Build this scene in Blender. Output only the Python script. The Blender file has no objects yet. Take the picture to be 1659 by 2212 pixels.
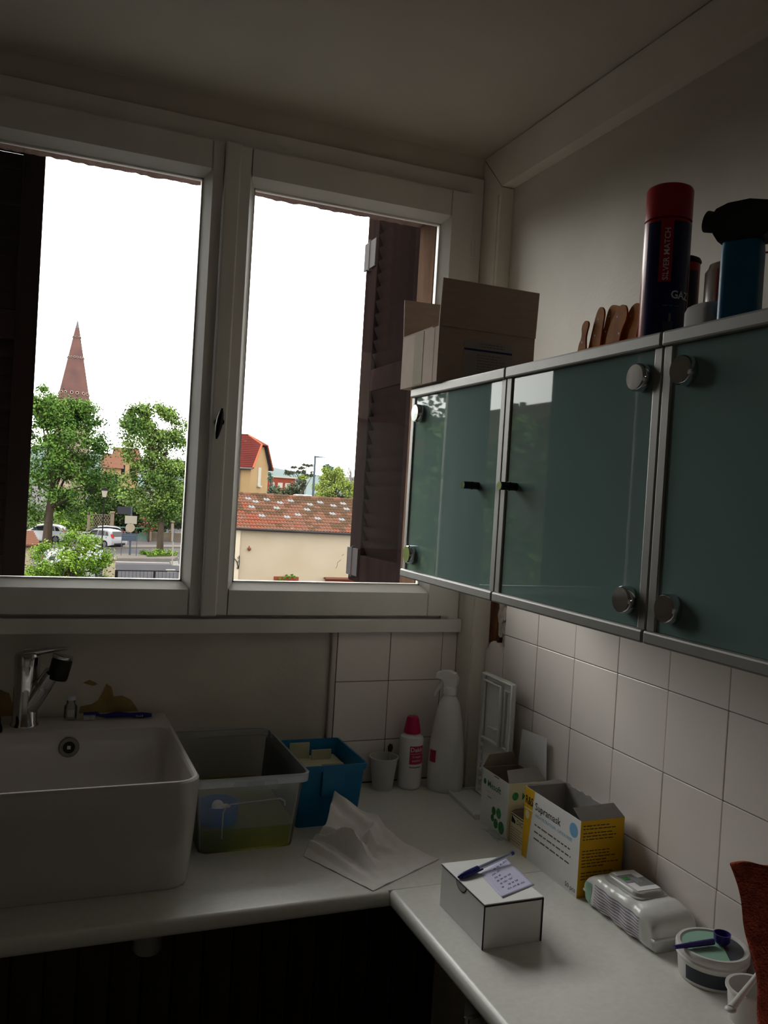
import bpy, bmesh, math, random
import numpy as np
from mathutils import Vector, Matrix

# ---------------------------------------------------------------- camera
SC = bpy.context.scene
COL = SC.collection
CAMZ = 1.62
F_PX, W_PX, H_PX = 1863.0, 1659, 2212
YAW, PITCH, ROLL = math.radians(-22.095), math.radians(-1.063), math.radians(3.42)
CAM_R = Matrix.Rotation(YAW, 3, 'Z') @ Matrix.Rotation(math.pi/2 + PITCH, 3, 'X') @ Matrix.Rotation(ROLL, 3, 'Z')
cam_data = bpy.data.cameras.new('camera')
cam_data.sensor_fit = 'HORIZONTAL'
cam_data.sensor_width = 36.0
cam_data.lens = 36.0 * F_PX / W_PX
cam_data.clip_start = 0.02
cam_data.clip_end = 3000
cam = bpy.data.objects.new('camera', cam_data)
COL.objects.link(cam)
cam.matrix_world = Matrix.Translation((0, 0, CAMZ)) @ CAM_R.to_4x4()
SC.camera = cam

# ---------------------------------------------------------------- light
world = bpy.data.worlds.new('overcast_sky')
SC.world = world
world.use_nodes = True
bg = world.node_tree.nodes['Background']
bg.inputs['Color'].default_value = (1.0, 0.975, 0.962, 1)
bg.inputs['Strength'].default_value = 9.7
pl = bpy.data.lights.new('window_portal', 'AREA')
pl.shape = 'RECTANGLE'; pl.size = 1.36; pl.size_y = 1.2; pl.energy = 1
pl.cycles.is_portal = True
po = bpy.data.objects.new('window_portal', pl)
po.location = (0.39, 2.14, 1.87)
po.rotation_euler = (math.radians(-90), 0, 0)
COL.objects.link(po)
SC.view_settings.view_transform = 'Standard'
SC.view_settings.look = 'None'
SC.view_settings.gamma = 1.0
SC.view_settings.use_curve_mapping = False
SC.view_settings.exposure = 0.0
SC.cycles.use_denoising = True
SC.cycles.max_bounces = 10
SC.cycles.transparent_max_bounces = 16

GROUND_Z = -3.82
def ray(px, py):
    return CAM_R @ Vector((px - W_PX/2, -(py - H_PX/2), -F_PX))
def at(px, py, y):
    v = ray(px, py)
    return v * (y / v.y) + Vector((0, 0, CAMZ))
def gnd(px, py, z=GROUND_Z):
    v = ray(px, py)
    return v * ((z - CAMZ) / v.z) + Vector((0, 0, CAMZ))

# ---------------------------------------------------------------- materials
def lin(c):
    return tuple(((x/255)/12.92 if x/255 <= .04045 else ((x/255+.055)/1.055)**2.4) for x in c)
MATS = {}
def mat(name, c, rough=.5, metal=0, spec=.5, trans=0, ior=1.45, alpha=1, noise=0, nscale=20, bump=0, bscale=80, c2=None,
        stretch=None, coat=0, sss=0, noise_detail=4, lo=.35, hi=.65):
    """procedural principled material; c / c2 are sRGB 0-255"""
    m = bpy.data.materials.new(name); m.use_nodes = True
    nt = m.node_tree; b = nt.nodes['Principled BSDF']
    col = lin(c)
    b.inputs['Base Color'].default_value = (*col, 1)
    b.inputs['Roughness'].default_value = rough
    b.inputs['Metallic'].default_value = metal
    b.inputs['Specular IOR Level'].default_value = spec
    b.inputs['Transmission Weight'].default_value = trans
    b.inputs['IOR'].default_value = ior
    b.inputs['Alpha'].default_value = alpha
    b.inputs['Coat Weight'].default_value = coat
    if sss:
        b.inputs['Subsurface Weight'].default_value = sss
        b.inputs['Subsurface Radius'].default_value = (.02, .02, .02)
    if noise or c2 or bump:
        tc = nt.nodes.new('ShaderNodeTexCoord')
        mp = nt.nodes.new('ShaderNodeMapping')
        if stretch: mp.inputs['Scale'].default_value = stretch
        nt.links.new(tc.outputs['Object'], mp.inputs['Vector'])
    if noise or c2:
        n = nt.nodes.new('ShaderNodeTexNoise'); n.inputs['Scale'].default_value = nscale
        n.inputs['Detail'].default_value = noise_detail
        nt.links.new(mp.outputs['Vector'], n.inputs['Vector'])
        r = nt.nodes.new('ShaderNodeValToRGB')
        r.color_ramp.elements[0].position = lo; r.color_ramp.elements[1].position = hi
        ca = tuple(x*(1-noise) for x in col)
        cb = lin(c2) if c2 else tuple(min(1, x*(1+noise)) for x in col)
        r.color_ramp.elements[0].color = (*ca, 1); r.color_ramp.elements[1].color = (*cb, 1)
        nt.links.new(n.outputs['Fac'], r.inputs['Fac'])
        nt.links.new(r.outputs['Color'], b.inputs['Base Color'])
    if bump:
        n2 = nt.nodes.new('ShaderNodeTexNoise'); n2.inputs['Scale'].default_value = bscale
        nt.links.new(mp.outputs['Vector'], n2.inputs['Vector'])
        bp = nt.nodes.new('ShaderNodeBump'); bp.inputs['Strength'].default_value = bump
        bp.inputs['Distance'].default_value = .01
        nt.links.new(n2.outputs['Fac'], bp.inputs['Height'])
        nt.links.new(bp.outputs['Normal'], b.inputs['Normal'])
    MATS[name] = m
    return m
def film(name, c, see, rough=.1, refl=1.45, tint=None, body=True, glow=.5):
    """thin see-through sheet: part straight through, part scattered, plus Fresnel reflection"""
    m = bpy.data.materials.new(name); m.use_nodes = True
    nt = m.node_tree; nt.nodes.remove(nt.nodes['Principled BSDF'])
    out = nt.nodes['Material Output']
    tr = nt.nodes.new('ShaderNodeBsdfTransparent')
    tr.inputs['Color'].default_value = (*(lin(tint) if tint else (1, 1, 1)), 1)
    gl = nt.nodes.new('ShaderNodeBsdfGlossy'); gl.inputs['Roughness'].default_value = rough
    fr = nt.nodes.new('ShaderNodeFresnel'); fr.inputs['IOR'].default_value = refl
    last = tr
    if body:
        df = nt.nodes.new('ShaderNodeBsdfDiffuse'); df.inputs['Color'].default_value = (*lin(c), 1)
        tl = nt.nodes.new('ShaderNodeBsdfTranslucent'); tl.inputs['Color'].default_value = (*lin(c), 1)
        mx = nt.nodes.new('ShaderNodeMixShader'); mx.inputs[0].default_value = glow
        nt.links.new(df.outputs[0], mx.inputs[1]); nt.links.new(tl.outputs[0], mx.inputs[2])
        m2 = nt.nodes.new('ShaderNodeMixShader'); m2.inputs[0].default_value = see
        nt.links.new(mx.outputs[0], m2.inputs[1]); nt.links.new(tr.outputs[0], m2.inputs[2])
        last = m2
    m3 = nt.nodes.new('ShaderNodeMixShader')
    nt.links.new(fr.outputs[0], m3.inputs[0]); nt.links.new(last.outputs[0], m3.inputs[1]); nt.links.new(gl.outputs[0], m3.inputs[2])
    nt.links.new(m3.outputs[0], out.inputs['Surface'])
    MATS[name] = m
    return m

# ---------------------------------------------------------------- mesh helpers
class B:
    """collects shapes into one bmesh"""
    def __init__(s): s.bm = bmesh.new(); s.kinds = set()
    def _add(s, vs, fs):
        v = [s.bm.verts.new(p) for p in vs]
        for f in fs:
            try: s.bm.faces.new([v[i] for i in f])
            except ValueError: pass
        return v
    def box(s, x0, x1, y0, y1, z0, z1, bevel=0, seg=2):
        x0, x1 = min(x0, x1), max(x0, x1); y0, y1 = min(y0, y1), max(y0, y1); z0, z1 = min(z0, z1), max(z0, z1)
        t = bmesh.new() if bevel else s.bm
        v = [t.verts.new(p) for p in ((x0,y0,z0),(x1,y0,z0),(x1,y1,z0),(x0,y1,z0),(x0,y0,z1),(x1,y0,z1),(x1,y1,z1),(x0,y1,z1))]
        for f in ((3,2,1,0),(4,5,6,7),(0,1,5,4),(1,2,6,5),(2,3,7,6),(3,0,4,7)): t.faces.new([v[i] for i in f])
        s.kinds.add('box')
        if bevel:
            bmesh.ops.bevel(t, geom=list(t.edges), offset=bevel, segments=seg, profile=.5, affect='EDGES')
            s._merge(t)
        return s
    def _merge(s, t):
        m = bpy.data.meshes.new('t'); t.to_mesh(m); t.free(); s.bm.from_mesh(m); bpy.data.meshes.remove(m)
    def hexa(s, p):
        s._add(p, ((3,2,1,0),(4,5,6,7),(0,1,5,4),(1,2,6,5),(2,3,7,6),(3,0,4,7))); return s
    def rings(s, rings, close=True, cap=True):
        s.kinds.add('ring')
        n = len(rings[0]); vs = [[s.bm.verts.new(p) for p in r] for r in rings]
        for a, b in zip(vs, vs[1:]):
            for i in range(n if close else n-1):
                j = (i+1) % n
                try: s.bm.faces.new((a[i], a[j], b[j], b[i]))
                except ValueError: pass
        if cap and close:
            for r, rev in ((vs[0], True), (vs[-1], False)):
                try: s.bm.faces.new(r[::-1] if rev else r)
                except ValueError: pass
        return s
    def cyl(s, a, b, r0, r1=None, n=16, cap=True):
        r1 = r0 if r1 is None else r1
        a, b = Vector(a), Vector(b); d = (b-a).normalized()
        u = d.orthogonal().normalized(); w = d.cross(u)
        R = []
        for p, r in ((a, r0), (b, r1)):
            R.append([p + (u*math.cos(t) + w*math.sin(t))*r for t in [2*math.pi*i/n for i in range(n)]])
        return s.rings(R, cap=cap)
    def tube(s, pts, r, n=8):
        pts = [Vector(p) for p in pts]; R = []
        rr = r if isinstance(r, (list, tuple)) else [r]*len(pts)
        u = None
        for i, p in enumerate(pts):
            d = (pts[min(i+1, len(pts)-1)] - pts[max(i-1, 0)]).normalized()
            if u is None: u = d.orthogonal().normalized()
            u = (u - d*u.dot(d)).normalized(); w = d.cross(u)
            R.append([p + (u*math.cos(t) + w*math.sin(t))*rr[i] for t in [2*math.pi*k/n for k in range(n)]])
        return s.rings(R)
    def lathe(s, prof, c=(0,0,0), n=32, sx=1, sy=1):
        R = [[(c[0]+r*sx*math.cos(t), c[1]+r*sy*math.sin(t), c[2]+z) for t in [2*math.pi*i/n for i in range(n)]] for r, z in prof]
        return s.rings(R)
    def prism(s, poly, a, b, axis='z'):
        def P(u, v, h): return {'z': (u, v, h), 'y': (u, h, v), 'x': (h, u, v)}[axis]
        return s.rings([[P(u, v, a) for u, v in poly], [P(u, v, b) for u, v in poly]])
    def quad(s, *p): s._add(p, (tuple(range(len(p))),)); return s
    def grid(s, fn, nu, nv):
        vs = [[s.bm.verts.new(fn(i/nu, j/nv)) for j in range(nv+1)] for i in range(nu+1)]
        for i in range(nu):
            for j in range(nv): s.bm.faces.new((vs[i][j], vs[i+1][j], vs[i+1][j+1], vs[i][j+1]))
        return s
    def sphere(s, c, r, nu=12, nv=8, sx=1, sy=1, sz=1):
        t = bmesh.new(); bmesh.ops.create_uvsphere(t, u_segments=nu, v_segments=nv, radius=r)
        for v in t.verts: v.co = Vector((c[0]+v.co.x*sx, c[1]+v.co.y*sy, c[2]+v.co.z*sz))
        s._merge(t); return s
    def xf(s, M):
        bmesh.ops.transform(s.bm, matrix=M, verts=s.bm.verts); return s
    def mesh(s, name, m, smooth=None):
        bmesh.ops.recalc_face_normals(s.bm, faces=s.bm.faces)
        me = bpy.data.meshes.new(name); s.bm.to_mesh(me); s.bm.free()
        if m: me.materials.append(MATS[m] if isinstance(m, str) else m)
        if smooth is not None and s.kinds != {'box'}:
            me.polygons.foreach_set('use_smooth', [True]*len(me.polygons))
            me.set_sharp_from_angle(angle=math.radians(smooth))
        return me
    def obj(s, name, m, parent=None, smooth=None):
        return link(name, s.mesh(name, m, smooth), parent)
def link(name, me, parent=None):
    o = bpy.data.objects.new(name, me); COL.objects.link(o)
    if parent is not None: o.parent = parent
    return o
def tag(o, label, cat, group=None):
    o['label'] = label; o['category'] = cat
    if group: o['group'] = group
    return o
def thing(name, label, cat, loc=(0,0,0), rz=0, group=None):
    o = bpy.data.objects.new(name, None); COL.objects.link(o); o.empty_display_size = .05
    o.location = loc; o.rotation_euler = (0, 0, rz)
    return tag(o, label, cat, group)
def struct(o, label=None):
    o['kind'] = 'structure'
    if label: o['label'] = label
    return o
def structure_empty(name, label=None):
    o = bpy.data.objects.new(name, None); COL.objects.link(o); o.empty_display_size = .05
    return struct(o, label)
def dup(o, parent=None):
    c = o.copy(); COL.objects.link(c)
    if parent is not None: c.parent = parent
    for ch in list(o.children):
        dup(ch, c)
    return c
def text(body, size, loc, right, up, m, parent, name='lettering', width=None, bold=0, shear=0):
    cu = bpy.data.curves.new('t', 'FONT'); cu.body = body; cu.size = size; cu.resolution_u = 2
    cu.offset = bold; cu.shear = shear
    t = bpy.data.objects.new('t', cu)
    me = bpy.data.meshes.new_from_object(t)
    bpy.data.objects.remove(t); bpy.data.curves.remove(cu)
    r, u = Vector(right).normalized(), Vector(up).normalized(); n = r.cross(u)
    xs = [v.co.x for v in me.vertices]
    k = width/(max(xs)-min(xs)) if width and xs else 1
    for v in me.vertices: v.co = Vector(loc) + r*v.co.x*k + u*v.co.y + n*.0002
    me.materials.clear(); me.materials.append(MATS[m])
    me.name = name
    return link(name, me, parent)
def lines(b, loc, right, up, rows, pitch, width, h, rnd, jitter=.25):
    """small illegible print: thin raised dashes"""
    r, u = Vector(right).normalized(), Vector(up).normalized(); n = r.cross(u)*.0002
    for i in range(rows):
        x = 0; w = width*(1-jitter*rnd.random())
        while x < w:
            l = min(w-x, width*(.05+.1*rnd.random()))
            p = Vector(loc) - u*pitch*i + r*x + n
            b.quad(p, p+r*l, p+r*l+u*h, p+u*h); x += l + width*.025
    return b

# ---------------------------------------------------------------- palette
mat('wall_paint', (204,196,184), .6, noise=.05, nscale=6, bump=.05, bscale=120)
mat('ceiling_paint', (206,198,184), .8, noise=.03, nscale=4)
mat('white_wood', (222,219,212), .4, noise=.04, nscale=9, bump=.04, bscale=60, stretch=(1,1,.15))
mat('trunking', (232,225,212), .4, noise=.03, nscale=8)
mat('tile_glaze', (236,227,220), .22, noise=.025, nscale=5, coat=.2)
mat('grout', (96,90,84), .9, noise=.2, nscale=60)
mat('plaster_raw', (190,182,170), .9, noise=.15, nscale=70, bump=.6, bscale=150)
mat('wood_raw', (120,66,34), .8, c2=(66,34,20), nscale=40, bump=.5, bscale=120, stretch=(1,1,.2))
mat('floor_vinyl', (110,104,96), .5, noise=.1, nscale=10)
mat('worktop_laminate', (228,226,219), .3, noise=.03, nscale=90, bump=.03, bscale=300)
mat('board_wood', (84,72,58), .6, c2=(62,52,42), nscale=8, stretch=(4,4,.4))
mat('unit_panel', (120,116,110), .5, noise=.04)
mat('board_gap', (24,20,16), .9, noise=.1)
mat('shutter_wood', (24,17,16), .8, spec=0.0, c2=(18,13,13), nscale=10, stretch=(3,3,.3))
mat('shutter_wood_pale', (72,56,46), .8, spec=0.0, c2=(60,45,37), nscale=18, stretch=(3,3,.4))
mat('lintel_render', (110,92,86), .95, spec=.05, noise=.15, nscale=40, bump=.6, bscale=60)
mat('stain', (150,124,78), .9, noise=.2, nscale=30)
mat('black_metal', (22,22,25), .35, metal=.6, noise=.05)
mat('hinge_metal', (36,32,33), .7, spec=.1, metal=.1, noise=.1)
mat('steel', (170,168,164), .3, metal=1, noise=.06, nscale=30)
mat('chrome', (205,205,208), .08, metal=1, noise=.02)
mat('aluminium', (150,148,145), .45, metal=.35, spec=.3, noise=.03, nscale=60)
mat('carcass', (150,150,146), .5, noise=.03)
mat('frosted_glass', (118,142,140), .02, spec=.2, noise=.03, nscale=3, ior=1.5)
film('window_glass', (255,255,255), 1, rough=.0, refl=1.3, body=False, tint=(252,254,252))
mat('ceramic', (205,198,194), .12, noise=.015, nscale=4, coat=.4)
mat('dark_rubber', (18,18,18), .6, noise=.1)
mat('white_plastic', (212,211,206), .38, noise=.02)
mat('pvc', (190,188,180), .4, noise=.03)

# ---------------------------------------------------------------- room shell
WY, WX = 2.06, 1.10            # inner face of the window wall, of the right-hand wall
CEIL, BACK, LEFT = 2.53, -1.9, -1.5
OPX0, OPX1, OPZ0, OPZ1 = -0.275, 1.06, 1.275, 2.47
b = B()
b.box(LEFT, OPX0, WY, WY+.17, 0, CEIL); b.box(OPX1, WX+.15, WY, WY+.17, 0, CEIL)
b.box(OPX0, OPX1, WY, WY+.17, OPZ1, CEIL); b.box(OPX0, OPX1, WY, WY+.17, 0, OPZ0)
wall_back = struct(b.obj('wall_back', 'wall_paint'))
b = B(); b.box(1.118, 1.25, BACK, WY, 0, CEIL); b.box(WX, 1.118, BACK, WY, 1.447, CEIL)
wall_right = struct(b.obj('wall_right', 'wall_paint'))
struct(B().box(LEFT-.15, LEFT, BACK, WY+.17, 0, CEIL).obj('wall_left', 'wall_paint'))
struct(B().box(LEFT-.15, 1.25, BACK-.15, BACK, 0, CEIL).obj('wall_front', 'wall_paint'))
struct(B().box(LEFT-.15, 1.25, BACK-.15, WY+.17, CEIL, CEIL+.15).obj('ceiling', 'ceiling_paint'))
struct(B().box(LEFT-.15, 1.25, BACK-.15, WY+.17, -.15, 0).obj('floor', 'floor_vinyl'))

# second, shuttered window further along the window wall (seen only as a reflection in the glass fronts)
w2 = structure_empty('window_2', 'white framed second window with closed dark shutter on the window wall')
for x0, x1, z0, z1 in ((-.50, -.455, 1.385, 1.965), (-1.15, -1.105, 1.385, 1.965), (-1.105, -.50, 1.925, 1.965), (-1.105, -.50, 1.662, 1.70), (-1.105, -.50, 1.385, 1.425)):
    B().box(x0, x1, WY-.025, WY, z0, z1, .002, 1).obj('frame_bar', 'trunking', w2)
for z0, z1 in ((1.425, 1.662), (1.70, 1.925)):
    B().box(-1.105, -.50, WY-.008, WY, z0, z1).obj('shutter_panel', 'shutter_wood', w2)

# white cable trunking: along the ceiling and down the corner, mitred
tr = structure_empty('trim_1', 'white mitred trunking down the corner and along the ceiling')
TX, TYE, TZB = 1.065, 1.957, 2.427
B().hexa([(TX,BACK,TZB),(WX,BACK,TZB),(WX,TYE,TZB),(TX,TYE,TZB),(TX,BACK,CEIL-.003),(WX,BACK,CEIL-.003),(WX,WY-.002,CEIL-.003),(TX,WY-.002,CEIL-.003)]).obj('trunking_run', 'trunking', tr)
B().hexa([(TX,TYE,0),(WX+.018,TYE,0),(WX+.018,WY-.001,0),(TX,WY-.001,0),(TX,TYE,TZB-.003),(WX,TYE,TZB-.003),(WX,WY-.001,CEIL-.006),(TX,WY-.001,CEIL-.006)]).obj('trunking_post', 'trunking', tr)
B().box(TX-.003, TX-.0005, TYE+.012, TYE+.016, .88, TZB-.02).obj('cover_joint', 'trunking', tr)

# ---------------------------------------------------------------- wall tiles
def tile_mesh(w, h, axis, t=.016):
    bb = B()
    if axis == 'x': bb.box(-.0, t, 0, w, 0, h, .0011, 2)
    else: bb.box(0, w, 0, t, 0, h, .0011, 2)
    return bb.mesh('tile', 'tile_glaze')
cache = {}
def tile(parent, axis, u0, u1, z0, z1, off):
    g = .0008
    w, h = round(u1-u0-2*g, 4), round(z1-z0-2*g, 4)
    k = (w, h, axis)
    if k not in cache: cache[k] = tile_mesh(w, h, axis)
    o = link('tile', cache[k], parent)
    o.location = (off, u0+g, z0+g) if axis == 'x' else (u0+g, off, z0+g)
    return o
rnd = random.Random(3)
ROWS = [.882, .988, 1.1405, 1.293, 1.4455]
ycols = [1.955, 1.8635] + [1.8635 - .1496*i for i in range(1, 14)]
for a, c in zip(ROWS, ROWS[1:]):
    for y1, y0 in zip(ycols, ycols[1:]):
        if y1 > 1.9 and a > 1.13: continue              # broken away in the corner
        tile(wall_right, 'x', y0, y1, a, c, WX + rnd.uniform(-.0006, .0006))
B().box(1.1035, 1.117, ycols[-1], 1.955, .86, 1.139).box(1.1035, 1.117, ycols[-1], 1.864, 1.139, 1.446).obj('grout_bed', 'grout', wall_right)
# the broken corner: jagged tile remnant, bare timber, plaster clods
poly = [(1.8645, 1.1415), (1.954, 1.1415), (1.954, 1.24), (1.942, 1.247), (1.932, 1.262), (1.918, 1.268), (1.905, 1.262), (1.893, 1.268), (1.884, 1.258), (1.875, 1.25), (1.8645, 1.262)]
B().prism(poly, WX, 1.116, 'x').obj('broken_tile', 'tile_glaze', wall_right)
poly = [(1.905, 1.25), (1.935, 1.243), (1.955, 1.26), (1.956, 1.446), (1.912, 1.446), (1.918, 1.40), (1.908, 1.36), (1.916, 1.33), (1.903, 1.30)]
B().prism(poly, 1.108, 1.118, 'x').obj('bare_timber', 'wood_raw', wall_right)
for cy, cz, s, t in ((1.898, 1.41, .022, 1.102), (1.895, 1.37, .02, 1.104), (1.9, 1.335, .019, 1.106), (1.897, 1.30, .018, 1.107), (1.875, 1.39, .014, 1.104), (1.874, 1.345, .015, 1.103), (1.873, 1.305, .013, 1.104), (1.872, 1.275, .011, 1.104)):
    n = 9
    poly = [(cy + s*(.75+.4*rnd.random())*math.cos(6.283*i/n)*.75, cz + s*1.25*(.75+.4*rnd.random())*math.sin(6.283*i/n)) for i in range(n)]
    B().prism(poly, t, 1.118, 'x').obj('plaster_clod', 'plaster_raw', wall_right)
# window wall: tiled patch beside a painted panel
xcols = [.727, .872, 1.021, 1.064]
for a, c in zip([.882, .990, 1.143], [.990, 1.143, 1.2695]):
    for x0, x1 in zip(xcols, xcols[1:]):
        tile(wall_back, 'y', x0, x1, a, c, WY - .012 + rnd.uniform(-.0005, .0005))
B().box(.725, 1.064, WY-.0095, WY-.0002, .86, 1.2695).obj('grout_bed', 'grout', wall_back)
B().box(.712, .7265, WY-.0125, WY, .882, 1.2695, .004).obj('tile_edge_bead', 'wall_paint', wall_back, 40)
# peeled paint patches above the sink
def patch(cx, cz, pts, th=.0012):
    B().prism([(cx+u, cz+v) for u, v in pts], WY-th, WY+.001, 'y').obj('peeled_patch', 'stain', wall_back)
patch(.18, 1.085, [(-.062,0),(-.06,.016),(-.035,.02),(-.022,.028),(-.012,.05),(-.006,.066),(.006,.058),(.012,.036),(.03,.038),(.05,.028),(.062,.012),(.068,0)])
patch(.137, 1.155, [(-.014,0),(0,.006),(.012,0),(.018,-.004),(.008,-.008),(-.004,-.004)])
patch(-.06, 1.085, [(-.04,0),(-.03,.05),(0,.065),(.03,.05),(.04,.02),(.05,0)])

# ---------------------------------------------------------------- window
win = structure_empty('window_1', 'white two-leaf casement window over the sink')
FY = 2.05
B().box(OPX0, -.243+.02, FY, 2.13, 1.29, OPZ1).obj('frame_jamb', 'white_wood', win)
B().box(1.012, OPX1+.002, FY, 2.13, 1.29, OPZ1).obj('frame_jamb', 'white_wood', win)
B().box(-.2229, 1.0119, FY, 2.13, 2.405, OPZ1).obj('frame_head', 'white_wood', win)
B().box(-.2229, 1.0119, FY+.008, 2.13, 1.276, 1.335).obj('frame_sill', 'white_wood', win)
CY, GY = 2.033, 2.068          # face of the casements, glass plane
def casement(x0, x1, gx0, gx1, gz0=1.39, gz1=2.339, z0=1.315, z1=2.42):
    c = bpy.data.objects.new('casement', None); COL.objects.link(c); c.parent = win
    bv = .016
    def stile(xa, xb, flip):      # xa outer edge, xb glass edge
        s = -1 if flip else 1
        poly = [(xa, CY), (xb - s*bv, CY), (xb, GY-.006), (xb, GY+.012), (xa, GY+.012)]
        B().prism(poly, z0, z1, 'z').obj('stile', 'white_wood', c)
    stile(x0, gx0, False); stile(x1, gx1, True)
    def rail(za, zb, flip):
        s = -1 if flip else 1
        poly = [(CY, za), (CY, zb - s*bv), (GY-.006, zb), (GY+.012, zb), (GY+.012, za)]
        B().prism(poly, gx0-.012, gx1+.012, 'x').obj('rail', 'white_wood', c)
    rail(z0, gz0, False); rail(z1, gz1, True)
    # glazing beads and pane
    for xa, xb, za, zb in ((gx0, gx0+.004, gz0, gz1), (gx1-.004, gx1, gz0, gz1), (gx0, gx1, gz0, gz0+.004), (gx0, gx1, gz1-.004, gz1)):
        B().box(xa, xb, GY-.004, GY+.01, za, zb).obj('glazing_bead', 'white_wood', c)
    B().box(gx0, gx1, GY+.002, GY+.004, gz0, gz1).obj('pane', 'window_glass', c)
    return c
casement(-.243, .372, -.163, .332)
casement(.374, 1.027, .452, .95)
B().box(.373, .410, 2.018, CY+.002, 1.313, 2.42, .004).obj('cover_strip', 'white_wood', win, 40)
B().box(.410, .4115, CY-.001, CY+.001, 1.32, 2.42).obj('strip_joint', 'grout', win)
for z in (1.45, 2.26):
    B().cyl((1.033, CY+.008, z), (1.033, CY+.008, z+.045), .006).obj('hinge', 'white_wood', win, 40)
# lever handle
hp = at(474, 913, 2.018)
hd = B().cyl((hp.x-.004, 2.019, hp.z), (hp.x-.004, 1.985, hp.z), .009).obj('handle_spindle', 'black_metal', win, 40)
b = B()
a0, a1 = at(480, 882, 1.983), at(467, 948, 1.983)
b.tube([a0, a0.lerp(a1,.15), a0.lerp(a1,.35), a0.lerp(a1,.6), a0.lerp(a1,.85), a1], [.0025,.0055,.008,.008,.0055,.0025], 10)
b.obj('window_handle', 'black_metal', win, 60)
struct(B().box(LEFT, 1.064, 2.028, WY+.001, 1.2715, 1.3055, .002).obj('trim_2', 'white_wood', None, 40), 'white painted sill board under the window')
struct(B().box(OPX0-.1, OPX1+.05, 2.12, 2.32, 1.25, 1.33).obj('trim_3', 'lintel_render'), 'outer window ledge')
# rough outer lintel and reveals
b = B()
def lint(u, v):
    x = OPX0-.05 + u*(OPX1-OPX0+.15); r = random.Random(int(u*997))
    return (x, 2.131+v*.12, 2.378 + .004*r.random() + .0008*math.sin(u*60))
N = 120
low = [lint(i/N, 0) for i in range(N+1)]
b.rings([[(p[0], 2.131, p[2]) , (p[0], 2.25, p[2]+.002), (p[0], 2.25, 2.56), (p[0], 2.131, 2.56)] for p in low])
struct(b.obj('trim_4', 'lintel_render'), 'rough pinkish lintel outside the window head')
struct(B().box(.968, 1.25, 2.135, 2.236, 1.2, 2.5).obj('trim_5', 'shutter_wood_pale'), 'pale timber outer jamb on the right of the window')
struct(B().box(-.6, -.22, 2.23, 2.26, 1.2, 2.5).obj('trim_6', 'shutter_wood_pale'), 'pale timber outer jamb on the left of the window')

# ---------------------------------------------------------------- louvred shutters
def shutter(label, p0, p1, z0, z1, nslat, stile_w=.05, edge=True):
    """leaf from hinge end p0 to free end p1 (plan points), 35 mm thick"""
    p0, p1 = Vector(p0), Vector(p1); L = (p1-p0).length; ang = math.atan2(p1.y-p0.y, p1.x-p0.x)
    t = thing('louvred_shutter', label, 'shutter', (p0.x, p0.y, z0), ang)
    H = z1-z0; T = .017
    B().box(0, stile_w, -T, T, 0, H, .002, 1).obj('stile', 'shutter_wood', t)
    B().box(L-stile_w, L, -T, T, 0, H, .002, 1).obj('stile', 'shutter_wood', t)
    for za, zb in ((0, .09), (H*.48, H*.48+.07), (H-.09, H)):
        B().box(stile_w-.002, L-stile_w+.002, -T+.002, T-.002, za, zb, .002, 1).obj('rail', 'shutter_wood', t)
    me = None
    spans = ((.09, H*.48), (H*.48+.07, H-.09)); per = nslat//2
    for za, zb in spans:
        st = (zb-za)/per
        for i in range(per):
            if me is None:
                bb = B(); w = L-2*stile_w+.004
                bb.hexa([(0,-.012,0),(w,-.012,0),(w,.008,st*1.0),(0,.008,st*1.0),(0,-.006,-.003),(w,-.006,-.003),(w,.014,st*1.02),(0,.014,st*1.02)])
                me = bb.mesh('slat', 'shutter_wood')
            o = link('slat', me, t); o.location = (stile_w-.002, 0, za+st*i+.004)
    return t
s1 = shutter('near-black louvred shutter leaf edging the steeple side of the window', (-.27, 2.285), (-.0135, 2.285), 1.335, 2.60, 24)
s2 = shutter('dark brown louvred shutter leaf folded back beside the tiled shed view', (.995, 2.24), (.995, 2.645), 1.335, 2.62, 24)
b = B().box(.985, 1.02, 2.66, 2.712, 1.335, 2.62, .002, 1)
o = tag(b.obj('shutter_leaf_edge', 'shutter_wood'), 'narrow folded outer shutter leaf hinged behind the louvred one', 'shutter')
for z in (1.40, 2.40):
    hb = B()
    hb.box(.972, .978, 2.60, 2.65, z-.045, z+.045, .001, 1); hb.box(.972, .978, 2.656, 2.70, z-.045, z+.045, .001, 1)
    hb.cyl((.975, 2.653, z-.05), (.975, 2.653, z+.05), .006)
    h = hb.obj('shutter_hinge', 'hinge_metal', s2, 40)
    h.matrix_parent_inverse = (Matrix.Translation(s2.location) @ Matrix.Rotation(s2.rotation_euler.z, 4, 'Z')).inverted()

# ---------------------------------------------------------------- worktops
TOPZ, TH, FRONT = .88, .03, 1.462
def rounded_front(y0, y1, zt, th, r=.012, n=5):
    pts = [(y1, zt-th), (y1, zt)]
    for i in range(n+1):
        a = math.pi/2*(i/n); pts.append((y0+r-r*math.sin(a), zt-r+r*math.cos(a)))
    for i in range(n+1):
        a = math.pi/2*(i/n); pts.append((y0+r-r*math.cos(a), zt-th+r-r*math.sin(a)))
    return pts
b = B(); b.prism(rounded_front(FRONT, WY-.001, TOPZ, TH), LEFT, .6515, 'x'); b.box(.6515, 1.0645, 1.472, WY-.013, TOPZ-TH, TOPZ); b.box(1.0645, WX-.001, 1.472, 1.956, TOPZ-TH, TOPZ)
wt1 = tag(b.obj('worktop', 'worktop_laminate', None, 40), 'pale laminate worktop carrying the sink under the window', 'worktop')
b = B(); b.prism(rounded_front(.652, WX-.001, TOPZ, TH), -.45, 1.4705, 'y')
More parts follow.
